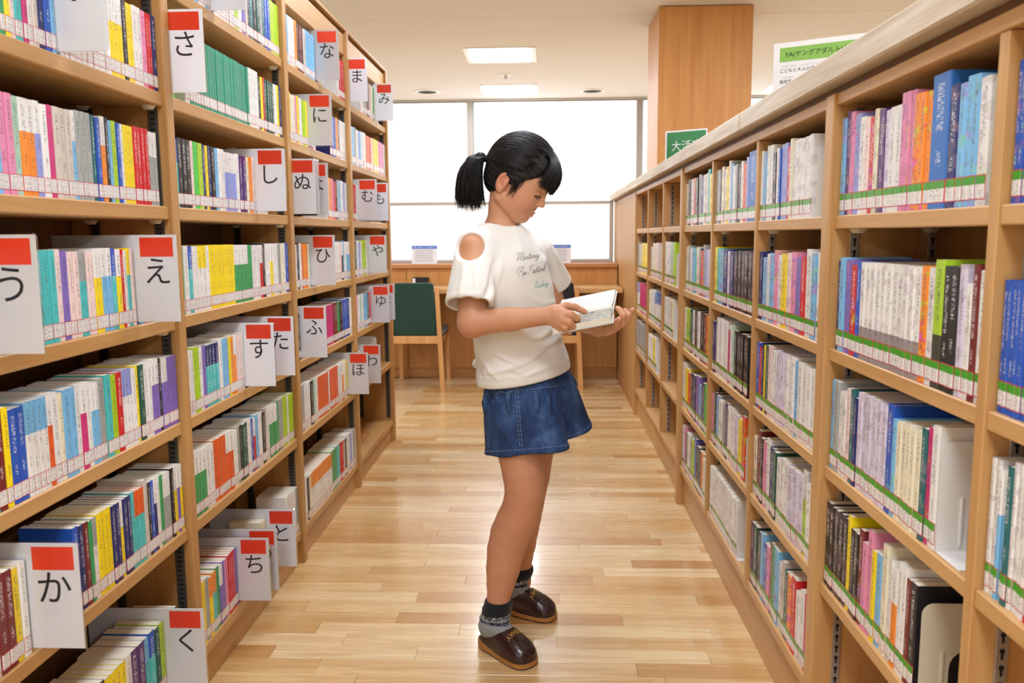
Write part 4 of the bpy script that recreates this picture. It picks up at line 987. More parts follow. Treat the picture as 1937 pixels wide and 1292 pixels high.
# skin tint: lips, knees and knuckles
q = (PV-HC)@HM.T; base = np.tile(np.array(lin(213, 158, 122)[:3]), (len(PV), 1))
def blend(mask, col): 
    global base
    base = base*(1-mask[:, None])+np.array(lin(*col)[:3])*mask[:, None]
g = lambda x, s: np.exp(-(x/s)**2)
lipd = np.minimum(ell(q, (.0815, 0, -.0665), (.0085, .0160, .0048)), ell(q, (.0795, 0, -.0762), (.0085, .0135, .0050)))
blend(np.clip(1-(lipd+.0015)/.003, 0, 1)*(q[:, 0] > .068), (188, 92, 84))
blend(.35*g(np.linalg.norm((q-np.array([.05, .045, -.05]))*np.array([.6, 1, 1]), axis=1), .03), (206, 122, 98))
blend(.35*g(np.linalg.norm(q-np.array([-.02, .08, -.028]), axis=1), .03), (206, 112, 88))
lid = ell(np.stack([q[:, 0], np.abs(q[:, 1]), q[:, 2]], 1), (.0800, .0300, -.0172), (.012, .0155, .0020)); blend(np.clip(1-lid/.0014, 0, 1), (38, 24, 22))
for c in (J['elR'], legR[4], legL[3]): blend(.3*g(np.linalg.norm(PV-c, axis=1), .05), (176, 96, 72))
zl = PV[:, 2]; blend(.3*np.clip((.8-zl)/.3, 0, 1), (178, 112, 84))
for H in (hR, hL):
    for pts, rad in H['f']:
        blend(.35*g(np.linalg.norm(PV-P(*pts[-1]), axis=1), .012), (214, 130, 112))
a = person.data.attributes.new('tint', 'FLOAT_COLOR', 'POINT'); a.data.foreach_set('color', np.concatenate([base, np.ones((len(base), 1))], 1).astype(np.float32).reshape(-1))

# T-shirt ---------------------------------------------------------
def fabric(name, col, rough=.85, scale=1400, amp=.12, wr=0):
    m = mat(name, col, rough, Sheen_Weight=.15); t = NT(m); co = t.coord('Object'); n = t.noise(co, scale, 2).outputs['Fac']
    h = n
    if wr:
        n3 = t.noise(t.mapping(co, (1, 1, .45)), 13, 4, .55, 1.2).outputs['Fac']; h = t.math('ADD', t.math('MULTIPLY', n, .05), t.math('MULTIPLY', n3, wr))
    t.bump(h, amp, .004 if wr else .0006); return m
M['shirt'] = fabric('white cotton jersey', lin(240, 238, 232), .9, 900, .35, 1.0)
hemO = J['pelvis']+TA*.056+TF*.006
shSR, shSL = J['shR'], J['shL']
slR_e, slL_e = P(887, 577, 2.225), P(1046, 540, 2.60)
def sleeve(p, s, e_, r0, r1, F2):
    A = unit(e_-s); f = unit(F2-A*(F2@A)); r = np.cross(f, A); L_ = np.linalg.norm(e_-s)
    return loft(p, s, A, f, r, [(-.05, 0, 0, .03, .03), (-.02, 0, 0, r0*.94, r0*.92), (.03, 0, 0, r0*1.05, r0*1.02), (L_*.6, 0, 0, (r0*.45+r1*.55), (r0+r1)/2*.92), (L_, 0, 0, r1, r1*.84)])
def shirt_sdf(p):
    T = [(-.0, .003, 0, .132, .165), (.03, .004, 0, .130, .166), (.08, .002, 0, .121, .157), (.155, 0, 0, .117, .15), (.252, .004, 0, .114, .150), (.332, 0, 0, .100, .150), (.387, -.006, 0, .076, .13), (.427, -.008, 0, .058, .085), (.447, -.006, 0, .05, .06)]
    d = loft(p, hemO, TA, TF, TR_, T)
    d = smin(d, cone(p, J['neck0']-TA*.012, shSR*.85+J['neck0']*.15, .052, .050), .03); d = smin(d, cone(p, J['neck0']-TA*.012, shSL*.85+J['neck0']*.15, .052, .050), .03)
    sl = np.minimum(sleeve(p, shSR, slR_e, .0545, .070, FB), sleeve(p, shSL, slL_e, .0545, .066, FB))
    d = smin(d, sl, .018)
    d = smin(d, ell(p, hemO+TA*.055-TF*.118+TR_*.02, (.02, .06, .02), np.stack([TF, TR_, TA])), .02)      # blousing at the back
    q_ = p-hemO; t_ = q_@TA; d = d+.0012*np.exp(-((t_-.024)/.0022)**2)                                    # hem stitching
    A = unit(slR_e-shSR); d = d+.0012*np.exp(-(((p-slR_e)@A+.018)/.002)**2)*np.exp(-np.clip(np.linalg.norm(p-slR_e, axis=1)-.06, 0, 9)/.02)
    # hollow: sleeve mouths and hem
    d = smax(d, -loft(p, hemO-TA*.02, TA, TF, TR_, [(0, 0, 0, .112, .149), (.02, 0, 0, .112, .149), (.045, .004, 0, .102, .139)]), .003)
    for s_, e_, r1 in ((shSR, slR_e, .070), (shSL, slL_e, .066)):
        A = unit(e_-s_); f = unit(FB-A*(FB@A)); r = np.cross(f, A); L_ = np.linalg.norm(e_-s_)
        d = smax(d, -loft(p, s_, A, f, r, [(L_*.62, 0, 0, r1*.60, r1*.55), (L_*.92, 0, 0, r1*.86, r1*.70), (L_+.03, 0, 0, r1*.88, r1*.72)]), .003)
    # cold shoulder openings and neck
    d = smax(d, -ell(p, P(884, 463, 2.24), (.050, .055, .044)), .003)
    d = smax(d, -ell(p, shSL+np.array([.03, .07, .005]), (.05, .055, .04)), .003)
    d = smax(d, -ell(p, J['neck0']+TA*.034+TF*.006, (.062, .066, .046), np.stack([TF, TR_, TA])), .004)
    return d
FOLDS = [([(902, 646), (930, 662), (962, 682), (985, 690)], 5, 5), ([(985, 690), (1005, 680), (1040, 652)], 4, 6), ([(920, 706), (960, 700), (988, 688)], 4, 6), ([(905, 668), (925, 700), (945, 722)], 3, 5), ([(1000, 645), (1025, 636), (1050, 616)], 6, 6), ([(1008, 660), (1045, 648), (1062, 634)], 4, 6), ([(898, 690), (906, 702), (912, 722)], -4, 6),
         ([(915, 572), (928, 540), (936, 492)], -6, 6), ([(928, 575), (938, 540), (948, 495)], 4, 7), ([(918, 590), (945, 594), (975, 592)], 4, 5), ([(960, 600), (1005, 598), (1050, 588)], 4, 6), ([(940, 470), (952, 540), (962, 590)], 3, 9), ([(880, 490), (876, 530), (868, 570)], 4, 7), ([(900, 495), (902, 540), (904, 572)], 4, 7), ([(1030, 470), (1045, 500), (1056, 540)], -5, 6), ([(1012, 456), (1030, 480), (1044, 515)], 3, 7),
         ([(975, 715), (1010, 705), (1055, 686)], 3, 6), ([(930, 640), (975, 650), (1020, 640)], -4, 7), ([(990, 560), (1030, 575), (1058, 570)], 3, 8), ([(975, 440), (985, 470), (990, 500)], 3, 7), ([(955, 705), (985, 712), (1015, 695)], -3, 5)]
def px_folds(o, V, FOLDS):
    """cloth creases: ridges along lines, pushed out along the surface normal on the side that shows them"""
    me = o.data; N = np.zeros(len(V)*3); me.vertices.foreach_get('normal', N); N = N.reshape(-1, 3); d = V-np.array([0, 0, CH]); z = d@CF; uv = np.stack([968.5+FPX*(d@CR)/z, 646-FPX*(d@CU)/z], 1)
    disp = np.zeros(len(V)); face = np.clip(-N[:, 1]*2.5+.6, 0, 1)
    for pl, am, sg in FOLDS:
        best = np.full(len(V), 1e9); tt = np.zeros(len(V)); n_ = len(pl)-1
        for k in range(n_):
            a_, b_ = np.array(pl[k], float), np.array(pl[k+1], float); ab = b_-a_; t_ = np.clip(((uv-a_)@ab)/(ab@ab), 0, 1); dd = np.linalg.norm(uv-a_-t_[:, None]*ab, axis=1); m_ = dd < best; best = np.where(m_, dd, best); tt = np.where(m_, (k+t_)/n_, tt)
        env = np.clip(np.sin(np.pi*np.clip(tt*.9+.05, 0, 1))*1.3, 0, 1); disp += am*.0014*env*np.exp(-(best/(sg*.85))**2)
    V2 = V+N*(disp*face)[:, None]; me.vertices.foreach_set('co', V2.reshape(-1)); me.update()
shirt, SV = sdf_obj('t_shirt', shirt_sdf, (-.42, 2.06, .68), (.26, 2.82, 1.32), .0042, M['shirt'], person); px_folds(shirt, SV, FOLDS); shirt['label'] = 'white cold-shoulder T-shirt with script lettering'

# denim shorts ----------------------------------------------------
def denim():
    m = mat('blue denim', lin(44, 76, 124), .85); t = NT(m); co = t.coord('Object')
    wv = t.noise(t.mapping(co, (500, 500, 90)), 1, 2).outputs['Fac']; fade = t.noise(t.mapping(co, (1, 1, .6)), 16, 4, .6).outputs['Fac']
    c = t.ramp(t.math('ADD', t.math('MULTIPLY', wv, .35), t.math('MULTIPLY', fade, .75)), [(.32, lin(18, 36, 74)), (.55, lin(36, 66, 114)), (.8, lin(84, 118, 166))])
    t.l(c, t.b.inputs['Base Color']); t.bump(t.math('ADD', t.math('MULTIPLY', wv, .3), fade), .35, .003); return m
M['denim'] = denim(); M['stitch'] = mat('pale denim stitching', lin(150, 166, 190), .8); M['denim_dark'] = mat('dark denim hem', lin(24, 36, 66), .85)
wst = P(990, 722, 2.43)
nearC, farC = P(996, 856, 2.352), P(1044, 815, 2.515)
def leg_loft(p, top, bot, tab, k=0):
    A = unit(bot-top); f = unit(FB-A*(FB@A)); r = unit(np.cross(A, f)); L_ = np.linalg.norm(bot-top)
    q_ = p-top; t_ = q_@A; ang = np.arctan2(q_@r, q_@f); ph = np.clip(t_/L_, 0, 1)
    pl = (.0045*np.sin(ang*11+k)+.003*np.sin(ang*19+1.7+k))*np.exp(-((ph-.27)/.13)**2) + .003*np.sin(ang*4+.6+k)*ph
    return loft(p, top, A, f, r, [(a_*L_, b_, c_, d_, w_) for a_, b_, c_, d_, w_ in tab])-pl
nearT, farT = P(980, 712, 2.39), P(1012, 705, 2.475)
def shorts_sdf(p):
    a_ = leg_loft(p, nearT, nearC, [(-.1, 0, 0, .094, .088), (0, 0, 0, .098, .094), (.1, 0, 0, .106, .098), (.3, 0, 0, .120, .098), (1.0, 0, 0, .136, .088)])
    b_ = leg_loft(p, farT, farC, [(-.1, 0, 0, .094, .088), (0, 0, 0, .098, .094), (.1, 0, 0, .106, .096), (.3, 0, 0, .118, .096), (1.0, 0, 0, .132, .086)], 2)
    d = smin(a_, b_, .012)
    for top, bot, dd, ww in ((nearT, nearC, .127, .077), (farT, farC, .121, .075)):
        A = unit(bot-top); f = unit(FB-A*(FB@A)); r = unit(np.cross(A, f)); L_ = np.linalg.norm(bot-top)
        d = smax(d, -loft(p, top, A, f, r, [(L_*.8, 0, 0, dd*.85, ww*.8), (L_*.93, 0, 0, dd, ww), (L_+.03, 0, 0, dd, ww)]), .003)
        d = d-.0022*np.exp(-(((p-bot)@A+.010)/.008)**2)*(np.abs((p-bot)@A) < .06)
    A = unit(nearC-nearT); tt = (p-nearT)@A; d = d+.0035*np.exp(-((tt-.052)/.006)**2)                      # waist seam
    for s_ in (P(979, 735, 2.25), P(983, 790, 2.24), P(986, 850, 2.235)): pass
    d = d+.003*np.exp(-(seg_dist(p, P(976, 735, 2.27), P(986, 855, 2.255))/.004)**2)                      # side seam
    return d
PLEATS = [([(x, 742+abs(x-985)*-.06), (x+dx*.5, 757), (x+dx, 745+ln)], am, 3.6) for x, dx, ln, am in ((920, -2, 34, 7), (931, 1, 26, -6), (940, 3, 40, 7), (951, 2, 30, -6), (961, 4, 44, 7), (969, 4, 24, -6), (994, -1, 40, 7), (1004, 2, 26, -6), (1013, 3, 46, 7), (1024, 3, 28, -6), (1034, 5, 40, 7), (1045, 4, 30, -6))] + [([(930, 790), (950, 815), (972, 838)], 3, 8), ([(1000, 780), (1030, 800), (1070, 790)], 3, 9), ([(995, 830), (1030, 820), (1060, 800)], -3, 8), ([(925, 830), (950, 800), (972, 770)], -3, 8)]
shorts, DV = sdf_obj('shorts', shorts_sdf, (-.20, 2.16, .53), (.31, 2.70, .86), .004, M['denim'], person); px_folds(shorts, DV, PLEATS); shorts['label'] = 'flared blue denim shorts with gathered waist'
SB = bvh(shorts); HB = bvh(shirt)
def drape(tree, pts, off=.0012, dirv=None):
    """drop points on a surface along the view-independent direction dirv"""
    out = []
    for p in pts:
        h = tree.ray_cast(Vector(p)-Vector(dirv)*.25, Vector(dirv), .6)
        out.append(np.array(h[0])+np.array(h[1])*off if h[0] is not None else None)
    return out
def stitched(tree, pts, dirv, r, name, mt, parent, n=40, dash=True):
    pp = [np.array(a_) for a_ in pts]; path = []
    for i in range(len(pp)-1):
        for k in range(n): path.append(pp[i]+(pp[i+1]-pp[i])*k/n)
    dr = [x for x in drape(tree, path, .0004, dirv) if x is not None]; mm = MB()
    if dash:
        for k in range(0, len(dr)-2, 3): mm.tube([dr[k], dr[k+1], dr[k+2]], r, 4)
    elif len(dr) > 2: mm.tube(dr, r, 4)
    return mm.build(name, mt, parent, kind=None)
dv = unit(np.array([.5*0, 1, 0]))
stitched(SB, [P(973, 735, 2.25), P(983, 852, 2.25)], dv, .0006, 'side_stitch', M['stitch'], shorts)
stitched(SB, [P(978, 735, 2.25), P(988, 852, 2.25)], dv, .0006, 'side_stitch', M['stitch'], shorts)
def ring_stitch(top, bot, dd, ww, back, name):
    A = unit(bot-top); f = unit(FB-A*(FB@A)); r = unit(np.cross(A, f)); mm = MB(); pts = []
    for an_ in np.linspace(0, 2*math.pi, 190):
        h_ = SB.find_nearest(Vector(bot-A*back+f*math.cos(an_)*dd*1.08+r*math.sin(an_)*ww*1.12)); pts.append(np.array(h_[0])+np.array(h_[1])*.0005)
    for k in range(0, len(pts)-2, 3): mm.tube(pts[k:k+3], .0006, 4)
    mm.build(name, M['stitch'], shorts)
ring_stitch(nearT, nearC, .136, .088, .019, 'hem_stitch'); ring_stitch(farT, farC, .132, .086, .019, 'hem_stitch')
ring_stitch(nearT, nearC, .106, .098, float(np.linalg.norm(nearC-nearT))-.040, 'waist_stitch')
# ---------------------------------------------------------------- hair
def hair_mat():
    m = mat('black hair', (.005, .0045, .005, 1), .42, Specular_IOR_Level=.36); t = NT(m); co = t.coord('Object')
    n = t.noise(t.mapping(co, (260, 260, 40)), 1, 2).outputs['Fac']; t.bump(n, .25, .001); return m
M['hair'] = hair_mat()
def hair_sdf(p):
    q_ = (p-HC)@HM.T; sa = np.abs(q_[:, 1])
    d = ell(q_, (-.010, 0, .022), (.103, .0835, .103)); d = smin(d, ell(q_, (.045, 0, .055), (.052, .060, .048)), .02)
    d = smin(d, ell(q_, (-.045, 0, -.035), (.050, .058, .045)), .02)
    a_, b_ = q_[:, 0], q_[:, 2]
    cut = (a_-.030-b_)*.7071                      # forehead, temple, ear
    cut2 = -.083-b_+np.clip(a_+.06, 0, 1)*.1      # nape
    side = ell(np.stack([a_, sa, b_], 1), (-.016, .083, -.034), (.022, .02, .026))
    d = smax(d, cut, .006); d = smax(d, cut2, .006); d = smax(d, -side, .004)
    th = np.arctan2(q_[:, 1], b_-.02); d = d-.0009*np.sin(th*34+a_*60)-.0006*np.sin(th*71+a_*35)
    return d
hair, _ = sdf_obj('hair', hair_sdf, hlo-.01, hhi+.02, .0026, M['hair'], person)
hr = np.random.default_rng(3)
def bez(pts, n):
    pts = [np.asarray(x, float) for x in pts]; T = np.linspace(0, 1, n); out = []
    for t in T:
        c = list(pts)
        while len(c) > 1: c = [c[i]*(1-t)+c[i+1]*t for i in range(len(c)-1)]
        out.append(c[0])
    return out
def taper(n, r, tip=.25): return [r*(tip+(1-tip)*math.sin(math.pi*min(.5+.0, .15+.85*k/(n-1))) if k < n/2 else r*max(tip, 1-(k/(n-1)-.5)*1.5)/r*1.0) for k in range(n)] if False else [r*(1 if .12 < k/(n-1) < .7 else tip+(1-tip)*(k/(n-1)/.12 if k/(n-1) <= .12 else (1-k/(n-1))/.3)) for k in range(n)]
TIE = hp(-.098, 0, .000)
# combed strands lying on the cap, from the fringe parting and temples back to the tie
mm = MB()
EC = np.array([-.010, 0, .022]); ER = np.array([.1045, .085, .1045])
def on_cap(dirv, lift=0.0):
    d = np.asarray(dirv); k = 1/np.linalg.norm(d/ER); return EC+d*(k+lift)
tdir = unit(np.array([-.098, 0, .0])-EC)
for k in range(330):
    s_ = hr.uniform(-1, 1); start = unit(np.array([hr.uniform(.25, .62)*(1-.35*abs(s_)), s_*.95, hr.uniform(.18, 1.0)*(1-.62*abs(s_))+.12])); path = []
    for t in np.linspace(0, .96, 12):
        om = math.acos(np.clip(start@tdir, -1, 1)); v = (math.sin((1-t)*om)*start+math.sin(t*om)*tdir)/math.sin(om)
        v = v+np.array([0, 0, .10])*math.sin(math.pi*t); L3 = on_cap(unit(v), .0006+.0012*hr.random()); path.append(hp(*L3))
    mm.tube(path, taper(12, hr.uniform(.0008, .0016)), 4)
for k in range(360):
    s0 = 1 if k % 2 else -1; start = unit(np.array([hr.uniform(-.35, .62), s0*hr.uniform(.75, 1.0), hr.uniform(-.10, .42)])); path = []
    if start[0] > .35 and start[2] < .25: start = unit(start+np.array([0, 0, .2]))
    for t in np.linspace(0, .95, 11):
        om = math.acos(np.clip(start@tdir, -1, 1)); v = (math.sin((1-t)*om)*start+math.sin(t*om)*tdir)/math.sin(om); v = v+np.array([0, 0, .07])*math.sin(math.pi*t)
        path.append(hp(*on_cap(unit(v), .0008+.0016*hr.random())))
    mm.tube(path, taper(11, hr.uniform(.0008, .0015)), 4)
mm.build('combed_strands', M['hair'], hair, True, kind='stuff')
# fringe: strands fall from the parting over the forehead, curving in at the tips
mm = MB()
for k in range(420):
    s_ = hr.uniform(-1, 1); d0 = hr.random()
    a0 = (.030-.03*d0, s_*.040, .112+.006*d0-.012*s_*s_)
    e_b = .006+.012*abs(s_)+hr.uniform(-.009, .006); e_a = .096-.030*s_*s_+hr.uniform(-.005, .004)+.004*d0
    p1 = (.080+.012*d0, s_*.056, .104); p2 = (.112-.028*s_*s_+.008*d0, s_*.074, .052)
    p3 = (e_a+.003, s_*.078+hr.uniform(-.005, .005), e_b)
    mm.tube([hp(*x) for x in bez([a0, p1, p2, p3], 10)], taper(10, hr.uniform(.0011, .0021), .2), 4)
for s0 in (1, -1):                                   # wisps before the ear
    for k in range(34):
        a0 = (.016+hr.uniform(-.01, .02), s0*.076, .010+hr.uniform(-.012, .012)); p3 = (.014+hr.uniform(-.012, .016), s0*(.070+hr.uniform(0, .004)), -.045+hr.uniform(-.016, .022))
        p1 = (a0[0]+.006, s0*.081, -.012)
        mm.tube([hp(*x) for x in bez([a0, p1, p3], 7)], taper(7, hr.uniform(.0005, .0010), .15), 4)
mm.build('fringe', M['hair'], hair, True, kind='stuff')
# ponytail
yt = 2.41
core = [P(927, 304, yt), P(909, 297, yt), P(893, 308, yt), P(888, 335, yt), P(890, 365, yt), P(893, 382, yt)]
def tail_sdf(p): return chain(p, core, [.007, .012, .018, .023, .018, .008], .012)
tail, _ = sdf_obj('ponytail', tail_sdf, np.min(core, 0)-.06, np.max(core, 0)+.06, .0035, M['hair'], person)
mm = MB()
for k in range(700):
    an = hr.uniform(0, 2*math.pi); rr = hr.uniform(.55, 1.08); cs, sn = math.cos(an)*rr, math.sin(an)*rr
    o_ = lambda sx, sy_, w: np.array([cs*sx, sn*sy_, 0])*w
    ln = hr.uniform(-16, 12)
    side = cs
    pts = [TIE+o_(.006, .008, 1), P(908, 288+8*(1-abs(cs)), yt)+o_(.014, .028, 1), P(884, 292, yt)+o_(.030, .036, 1), P(883, 345, yt)+o_(.042, .042, 1), P(890, 376+ln, yt)+o_(.036, .034, 1), P(890+side*14+hr.uniform(-8, 8), 392+ln-abs(side)*6, yt)+o_(.016, .026, 1)]
    mm.tube(bez(pts, 12), taper(12, hr.uniform(.0007, .0017), .12), 4)
mm.build('ponytail_strands', M['hair'], tail, True, kind='stuff')
mm = MB(); ta = unit(TIE-hp(-.07, 0, .0)); rx = unit(np.cross(ta, HR)); 
mm.tube([TIE-ta*.002+rx*.0135*math.cos(a_)+HR*.0135*math.sin(a_) for a_ in np.linspace(0, 2*math.pi, 19)], .004, 6); mm.build('hair_tie', M['black'], person, True)
mm = MB()
for s0 in (1, -1):
    for k in range(13):
        t = k/12; s1 = .0185+.024*t; b0 = np.array([.0795-.0085*t*t, s0*s1, -.0165-.0022*math.sin(math.pi*t)]); tp = b0+np.array([.0065-.002*t, s0*(.001+.004*t), -.0055])
        mm.tube([hp(*b0), hp(*((b0+tp)/2+np.array([.0008, 0, -.0012]))), hp(*tp)], [.0009, .0007, .0002], 4)
mm.build('eyelashes', M['hair'], person, True)

# ---------------------------------------------------------------- lettering on the shirt (single-stroke script)
GL = {'M': ([[(-.25, .75), (-.05, .98), (.12, .9), (.1, .5), (.12, .05)], [(.12, .05), (.22, .6), (.36, .95), (.4, .4), (.44, .02)], [(.44, .02), (.52, .5), (.66, .92), (.7, .45), (.74, .0), (.82, .06)]], .84),
      'o': ([[(.0, .06), (.08, .0), (.16, .15), (.1, .34), (.02, .22), (.1, .02), (.26, .22)]], .26), 'n': ([[(.0, .3), (.06, .3), (.06, .0), (.08, .2), (.18, .34), (.2, .1), (.26, .0), (.34, .12)]], .33),
      't': ([[(.0, .1), (.1, .5), (.14, .75), (.08, .2), (.14, .0), (.24, .14)], [(-.04, .46), (.3, .52)]], .24), 'e': ([[(.0, .08), (.16, .22), (.12, .36), (.03, .22), (.08, .0), (.24, .12)]], .24),
      'r': ([[(.0, .08), (.06, .36), (.1, .3), (.18, .3), (.14, .06), (.22, .0), (.28, .1)]], .27), 'y': ([[(.0, .32), (.04, .06), (.16, .06), (.22, .34), (.16, -.2), (.04, -.42), (-.02, -.3), (.2, .0), (.34, .2)]], .32),
      'P': ([[(.2, .9), (.14, .4), (.04, -.1)], [(-.28, .3), (-.2, .8), (.2, 1.05), (.5, .85), (.36, .5), (.1, .42)]], .45), 'p': ([[(.04, .36), (.0, .0), (-.06, -.4)], [(.02, .1), (.12, .36), (.22, .2), (.12, .0), (.03, .06)], [(.12, .0), (.32, .12)]], .3),
      'F': ([[(.12, .9), (.1, .4), (.02, .0), (-.1, .08)], [(-.14, .82), (.2, .92), (.52, 1.0)], [(-.02, .5), (.34, .54)]], .44), 's': ([[(.0, .04), (.12, .38), (.12, .16), (.06, .0), (-.02, .06)], [(.06, .0), (.22, .1)]], .2),
      'i': ([[(.0, .1), (.07, .34), (.05, .06), (.1, .0), (.18, .1)], [(.1, .5), (.11, .53)]], .17), 'v': ([[(.0, .26), (.06, .34), (.08, .0), (.2, .34), (.28, .28)]], .26), 'a': ([[(.16, .3), (.04, .3), (.02, .04), (.14, .12), (.18, .34), (.18, .04), (.28, .1)]], .27),
      'l': ([[(.0, .1), (.14, .6), (.14, .95), (.06, .7), (.06, .1), (.12, .0), (.22, .1)]], .2), 'R': ([[(.14, .9), (.08, .3), (.0, -.1)], [(-.16, .6), (.1, 1.0), (.34, .8), (.1, .5), (.24, .2), (.42, .0)]], .42),
      'd': ([[(.16, .3), (.04, .3), (.02, .04), (.14, .1), (.24, .9), (.2, .06), (.28, .08)]], .28), ' ': ([], .22)}
def script(body, size, org, ex, ey, rad, name, mt, slant=.22):
    mm = MB(); x = 0.0
    for ch in body:
        st, adv = GL[ch]
        for sp in st:
            pts = bez(sp, 3) if len(sp) == 2 else []
            if not pts:
                sp_ = [np.array(p_) for p_ in sp]; sp_ = [2*sp_[0]-sp_[1]]+sp_+[2*sp_[-1]-sp_[-2]]
                for i in range(1, len(sp_)-2):
                    for t in np.linspace(0, 1, 6)[:-1]:
                        a_, b_, c_, d_ = sp_[i-1:i+3]; pts.append(.5*(2*b_+(c_-a_)*t+(2*a_-5*b_+4*c_-d_)*t*t+(3*b_-a_-3*c_+d_)*t**3))
                pts.append(sp_[-2])
            w = [org+ex*size*(x+p_[0]+slant*p_[1])+ey*size*p_[1] for p_ in pts]
            dr = [z for z in drape(HB, w, .0003, dv) if z is not None]
            if len(dr) > 2: mm.tube(dr, rad, 4)
        x += adv
    mm.build(name, mt, shirt, False)
M['green_thread'] = mat('green shirt print', lin(70, 178, 148), .7)
ex_, ey_ = unit(P(1020, 500, 2.25)-P(975, 507, 2.25)), np.array([0, 0, 1.0])
script('Monterey', .0232, P(975, 496, 2.25), ex_, ey_, .00045, 'lettering', M['ink'])
script('Pop Festival', .0232, P(979, 524, 2.25), ex_, ey_, .00045, 'lettering', M['ink'])
script('Rindeny', .0190, P(1010, 549, 2.25), ex_, ey_, .00045, 'lettering', M['green_thread'])

# ---------------------------------------------------------------- socks and library slippers
M['sock'] = fabric('grey cotton sock', lin(142, 146, 148), .92, 700, .3, .5); M['sock_black'] = fabric('black sock cuff', lin(18, 20, 26), .92, 900, .3)
def sock_bands(m):
    t = NT(m); r = t.n('ShaderNodeAttribute', attribute_name='rise').outputs['Fac']; co = t.coord('Object')
    vn = t.n('ShaderNodeTexVoronoi'); vn.inputs['Scale'].default_value = 300; t.l(t.mapping(co, (1, 1, .35)), vn.inputs['Vector']); dots = t.math('GREATER_THAN', vn.outputs['Distance'], .40)
    b1 = t.mix(dots, lin(205, 205, 198), lin(60, 60, 66)); b2 = t.mix(dots, lin(120, 124, 150), lin(22, 24, 40))
    c = t.mix(t.math('GREATER_THAN', r, -.046), lin(142, 146, 148), b2); c = t.mix(t.math('GREATER_THAN', r, -.0375), c, lin(150, 152, 152)); c = t.mix(t.math('GREATER_THAN', r, -.0345), c, b1); c = t.mix(t.math('GREATER_THAN', r, -.026), c, lin(18, 20, 26))
    t.l(c, t.b.inputs['Base Color'])
sock_bands(M['sock'])
M['leather'] = mat('dark brown slipper leather', lin(46, 22, 24), .27, Coat_Weight=.3, Coat_Roughness=.15); M['sole'] = mat('tan slipper sole', lin(176, 122, 62), .6); M['gold'] = mat('gold lettering', lin(214, 172, 84), .35, Metallic=.4); M['tread'] = mat('dark slipper tread', lin(52, 34, 22), .7)
def foot(heel, toe, ankle, label, uid):
    heel, toe = np.array([heel[0], heel[1], 0]), np.array([toe[0], toe[1], 0]); Fd = unit(toe-heel); Rd = np.array([Fd[1], -Fd[0], 0]); L_ = np.linalg.norm(toe-heel)
    at = lambda t, r, z: heel+Fd*t*L_+Rd*r+UPV*z
    an = np.array(ankle)
    def sock_sdf(p):
        d = chain(p, [an+UPV*.035, an-UPV*.005, an*.45+at(.24, 0, .085)*.55], [.0352, .0362, .042], .02)
        d = smin(d, ell(p, at(.17, 0, .062), (.040, .034, .034), np.stack([Fd, Rd, UPV])), .03)
        d = smin(d, chain(p, [at(.25, 0, .075), at(.5, 0, .062), at(.70, 0, .044)], [.038, .026, .016], .01), .02)
        for k in range(5): d = d-.0013*np.exp(-(((p[:, 2]-an[2]+.012+.013*k)+.25*((p-an)@Fd)*(1 if k % 2 else -.5))/.003)**2)
        return smax(smax(d, p[:, 2]-an[2]-.004, .002), .030-p[:, 2], .002)
    lo = np.minimum(heel, toe)-np.array([.07, .07, 0]); hi = np.maximum(np.maximum(heel, toe), an)+np.array([.07, .07, .22]); lo = np.minimum(lo, an-.06); lo[2] = .0; hi[2] = an[2]+.06
    so, _ = sdf_obj('sock', sock_sdf, lo, hi, .0032, M['sock'], person); so['label'] = 'grey ankle sock with a black patterned cuff'
    az = so.data.attributes.new('rise', 'FLOAT', 'POINT'); az.data.foreach_set('value', (_[:, 2]-an[2]).astype(np.float32))
    def ring(z0, z1, off, nm, mt):
        def f(p):
            d = chain(p, [an+UPV*.035, an-UPV*.005, an*.45+at(.24, 0, .085)*.55], [.0352+off, .0362+off, .042+off], .02); return smax(smax(d, p[:, 2]-z1, .0015), z0-p[:, 2], .0015)
        sdf_obj(nm, f, (an[0]-.07, an[1]-.07, z0-.02), (an[0]+.07, an[1]+.07, z1+.02), .003, mt, so)
    ring(an[2]-.024, an[2]+.006, .0006, 'cuff', M['sock_black'])
    hw = lambda t: np.interp(t, [0, .012, .035, .075, .15, .35, .6, .78, .87, .93, .965, .988, 1.0], [.004, .015, .0235, .0295, .034, .036, .042, .0435, .0415, .0355, .0275, .017, .004])
    sl = empty('slipper', tuple(heel)); sl.parent = person; sl['label'] = label
    inv = Matrix.Translation(Vector(heel)).inverted()
    def par(o): o.parent = sl; o.matrix_parent_inverse = inv; return o
    def upper_sdf(p):
        q_ = p-heel; t = (q_@Fd)/L_; r = q_@Rd; z = p[:, 2]; w = hw(np.clip(t, 0, 1))
        top = np.interp(t, [0, .1, .3, .46, .6, .8, .94, 1.0], [.05, .056, .070, .088, .086, .070, .052, .035])
        zz = np.clip(z-.016, 0, 1); e_ = ((np.abs(r)/(w+.0015))**2.6+(zz/(top-.016))**2.3)**(1/2.4); d = (e_-1)*np.minimum(w, .04)
        d = smax(d, (np.maximum(-t, t-1.0))*L_, .004); d = smax(d, .0155+.012*np.clip((.4-t)/.3, 0, 1)-z, .002)
        rim = z-(.034+np.clip(t-.03, 0, 1)*.128+.0)+np.abs(r)*.12; d = smax(d, rim*np.where(t < .5, 1, .2)-np.where(t < .5, 0, .01), .003)
        inn = ((np.abs(r)/np.maximum(w-.003, .004))**2.6+(zz/(top-.020))**2.3)**(1/2.4); d = smax(d, -((inn-1)*np.minimum(w, .04)+np.clip(t-.55, 0, 1)*.2), .0015)
        return d
    lo2 = np.minimum(heel, toe)-.06; hi2 = np.maximum(heel, toe)+.06; lo2[2] = .004; hi2[2] = .14
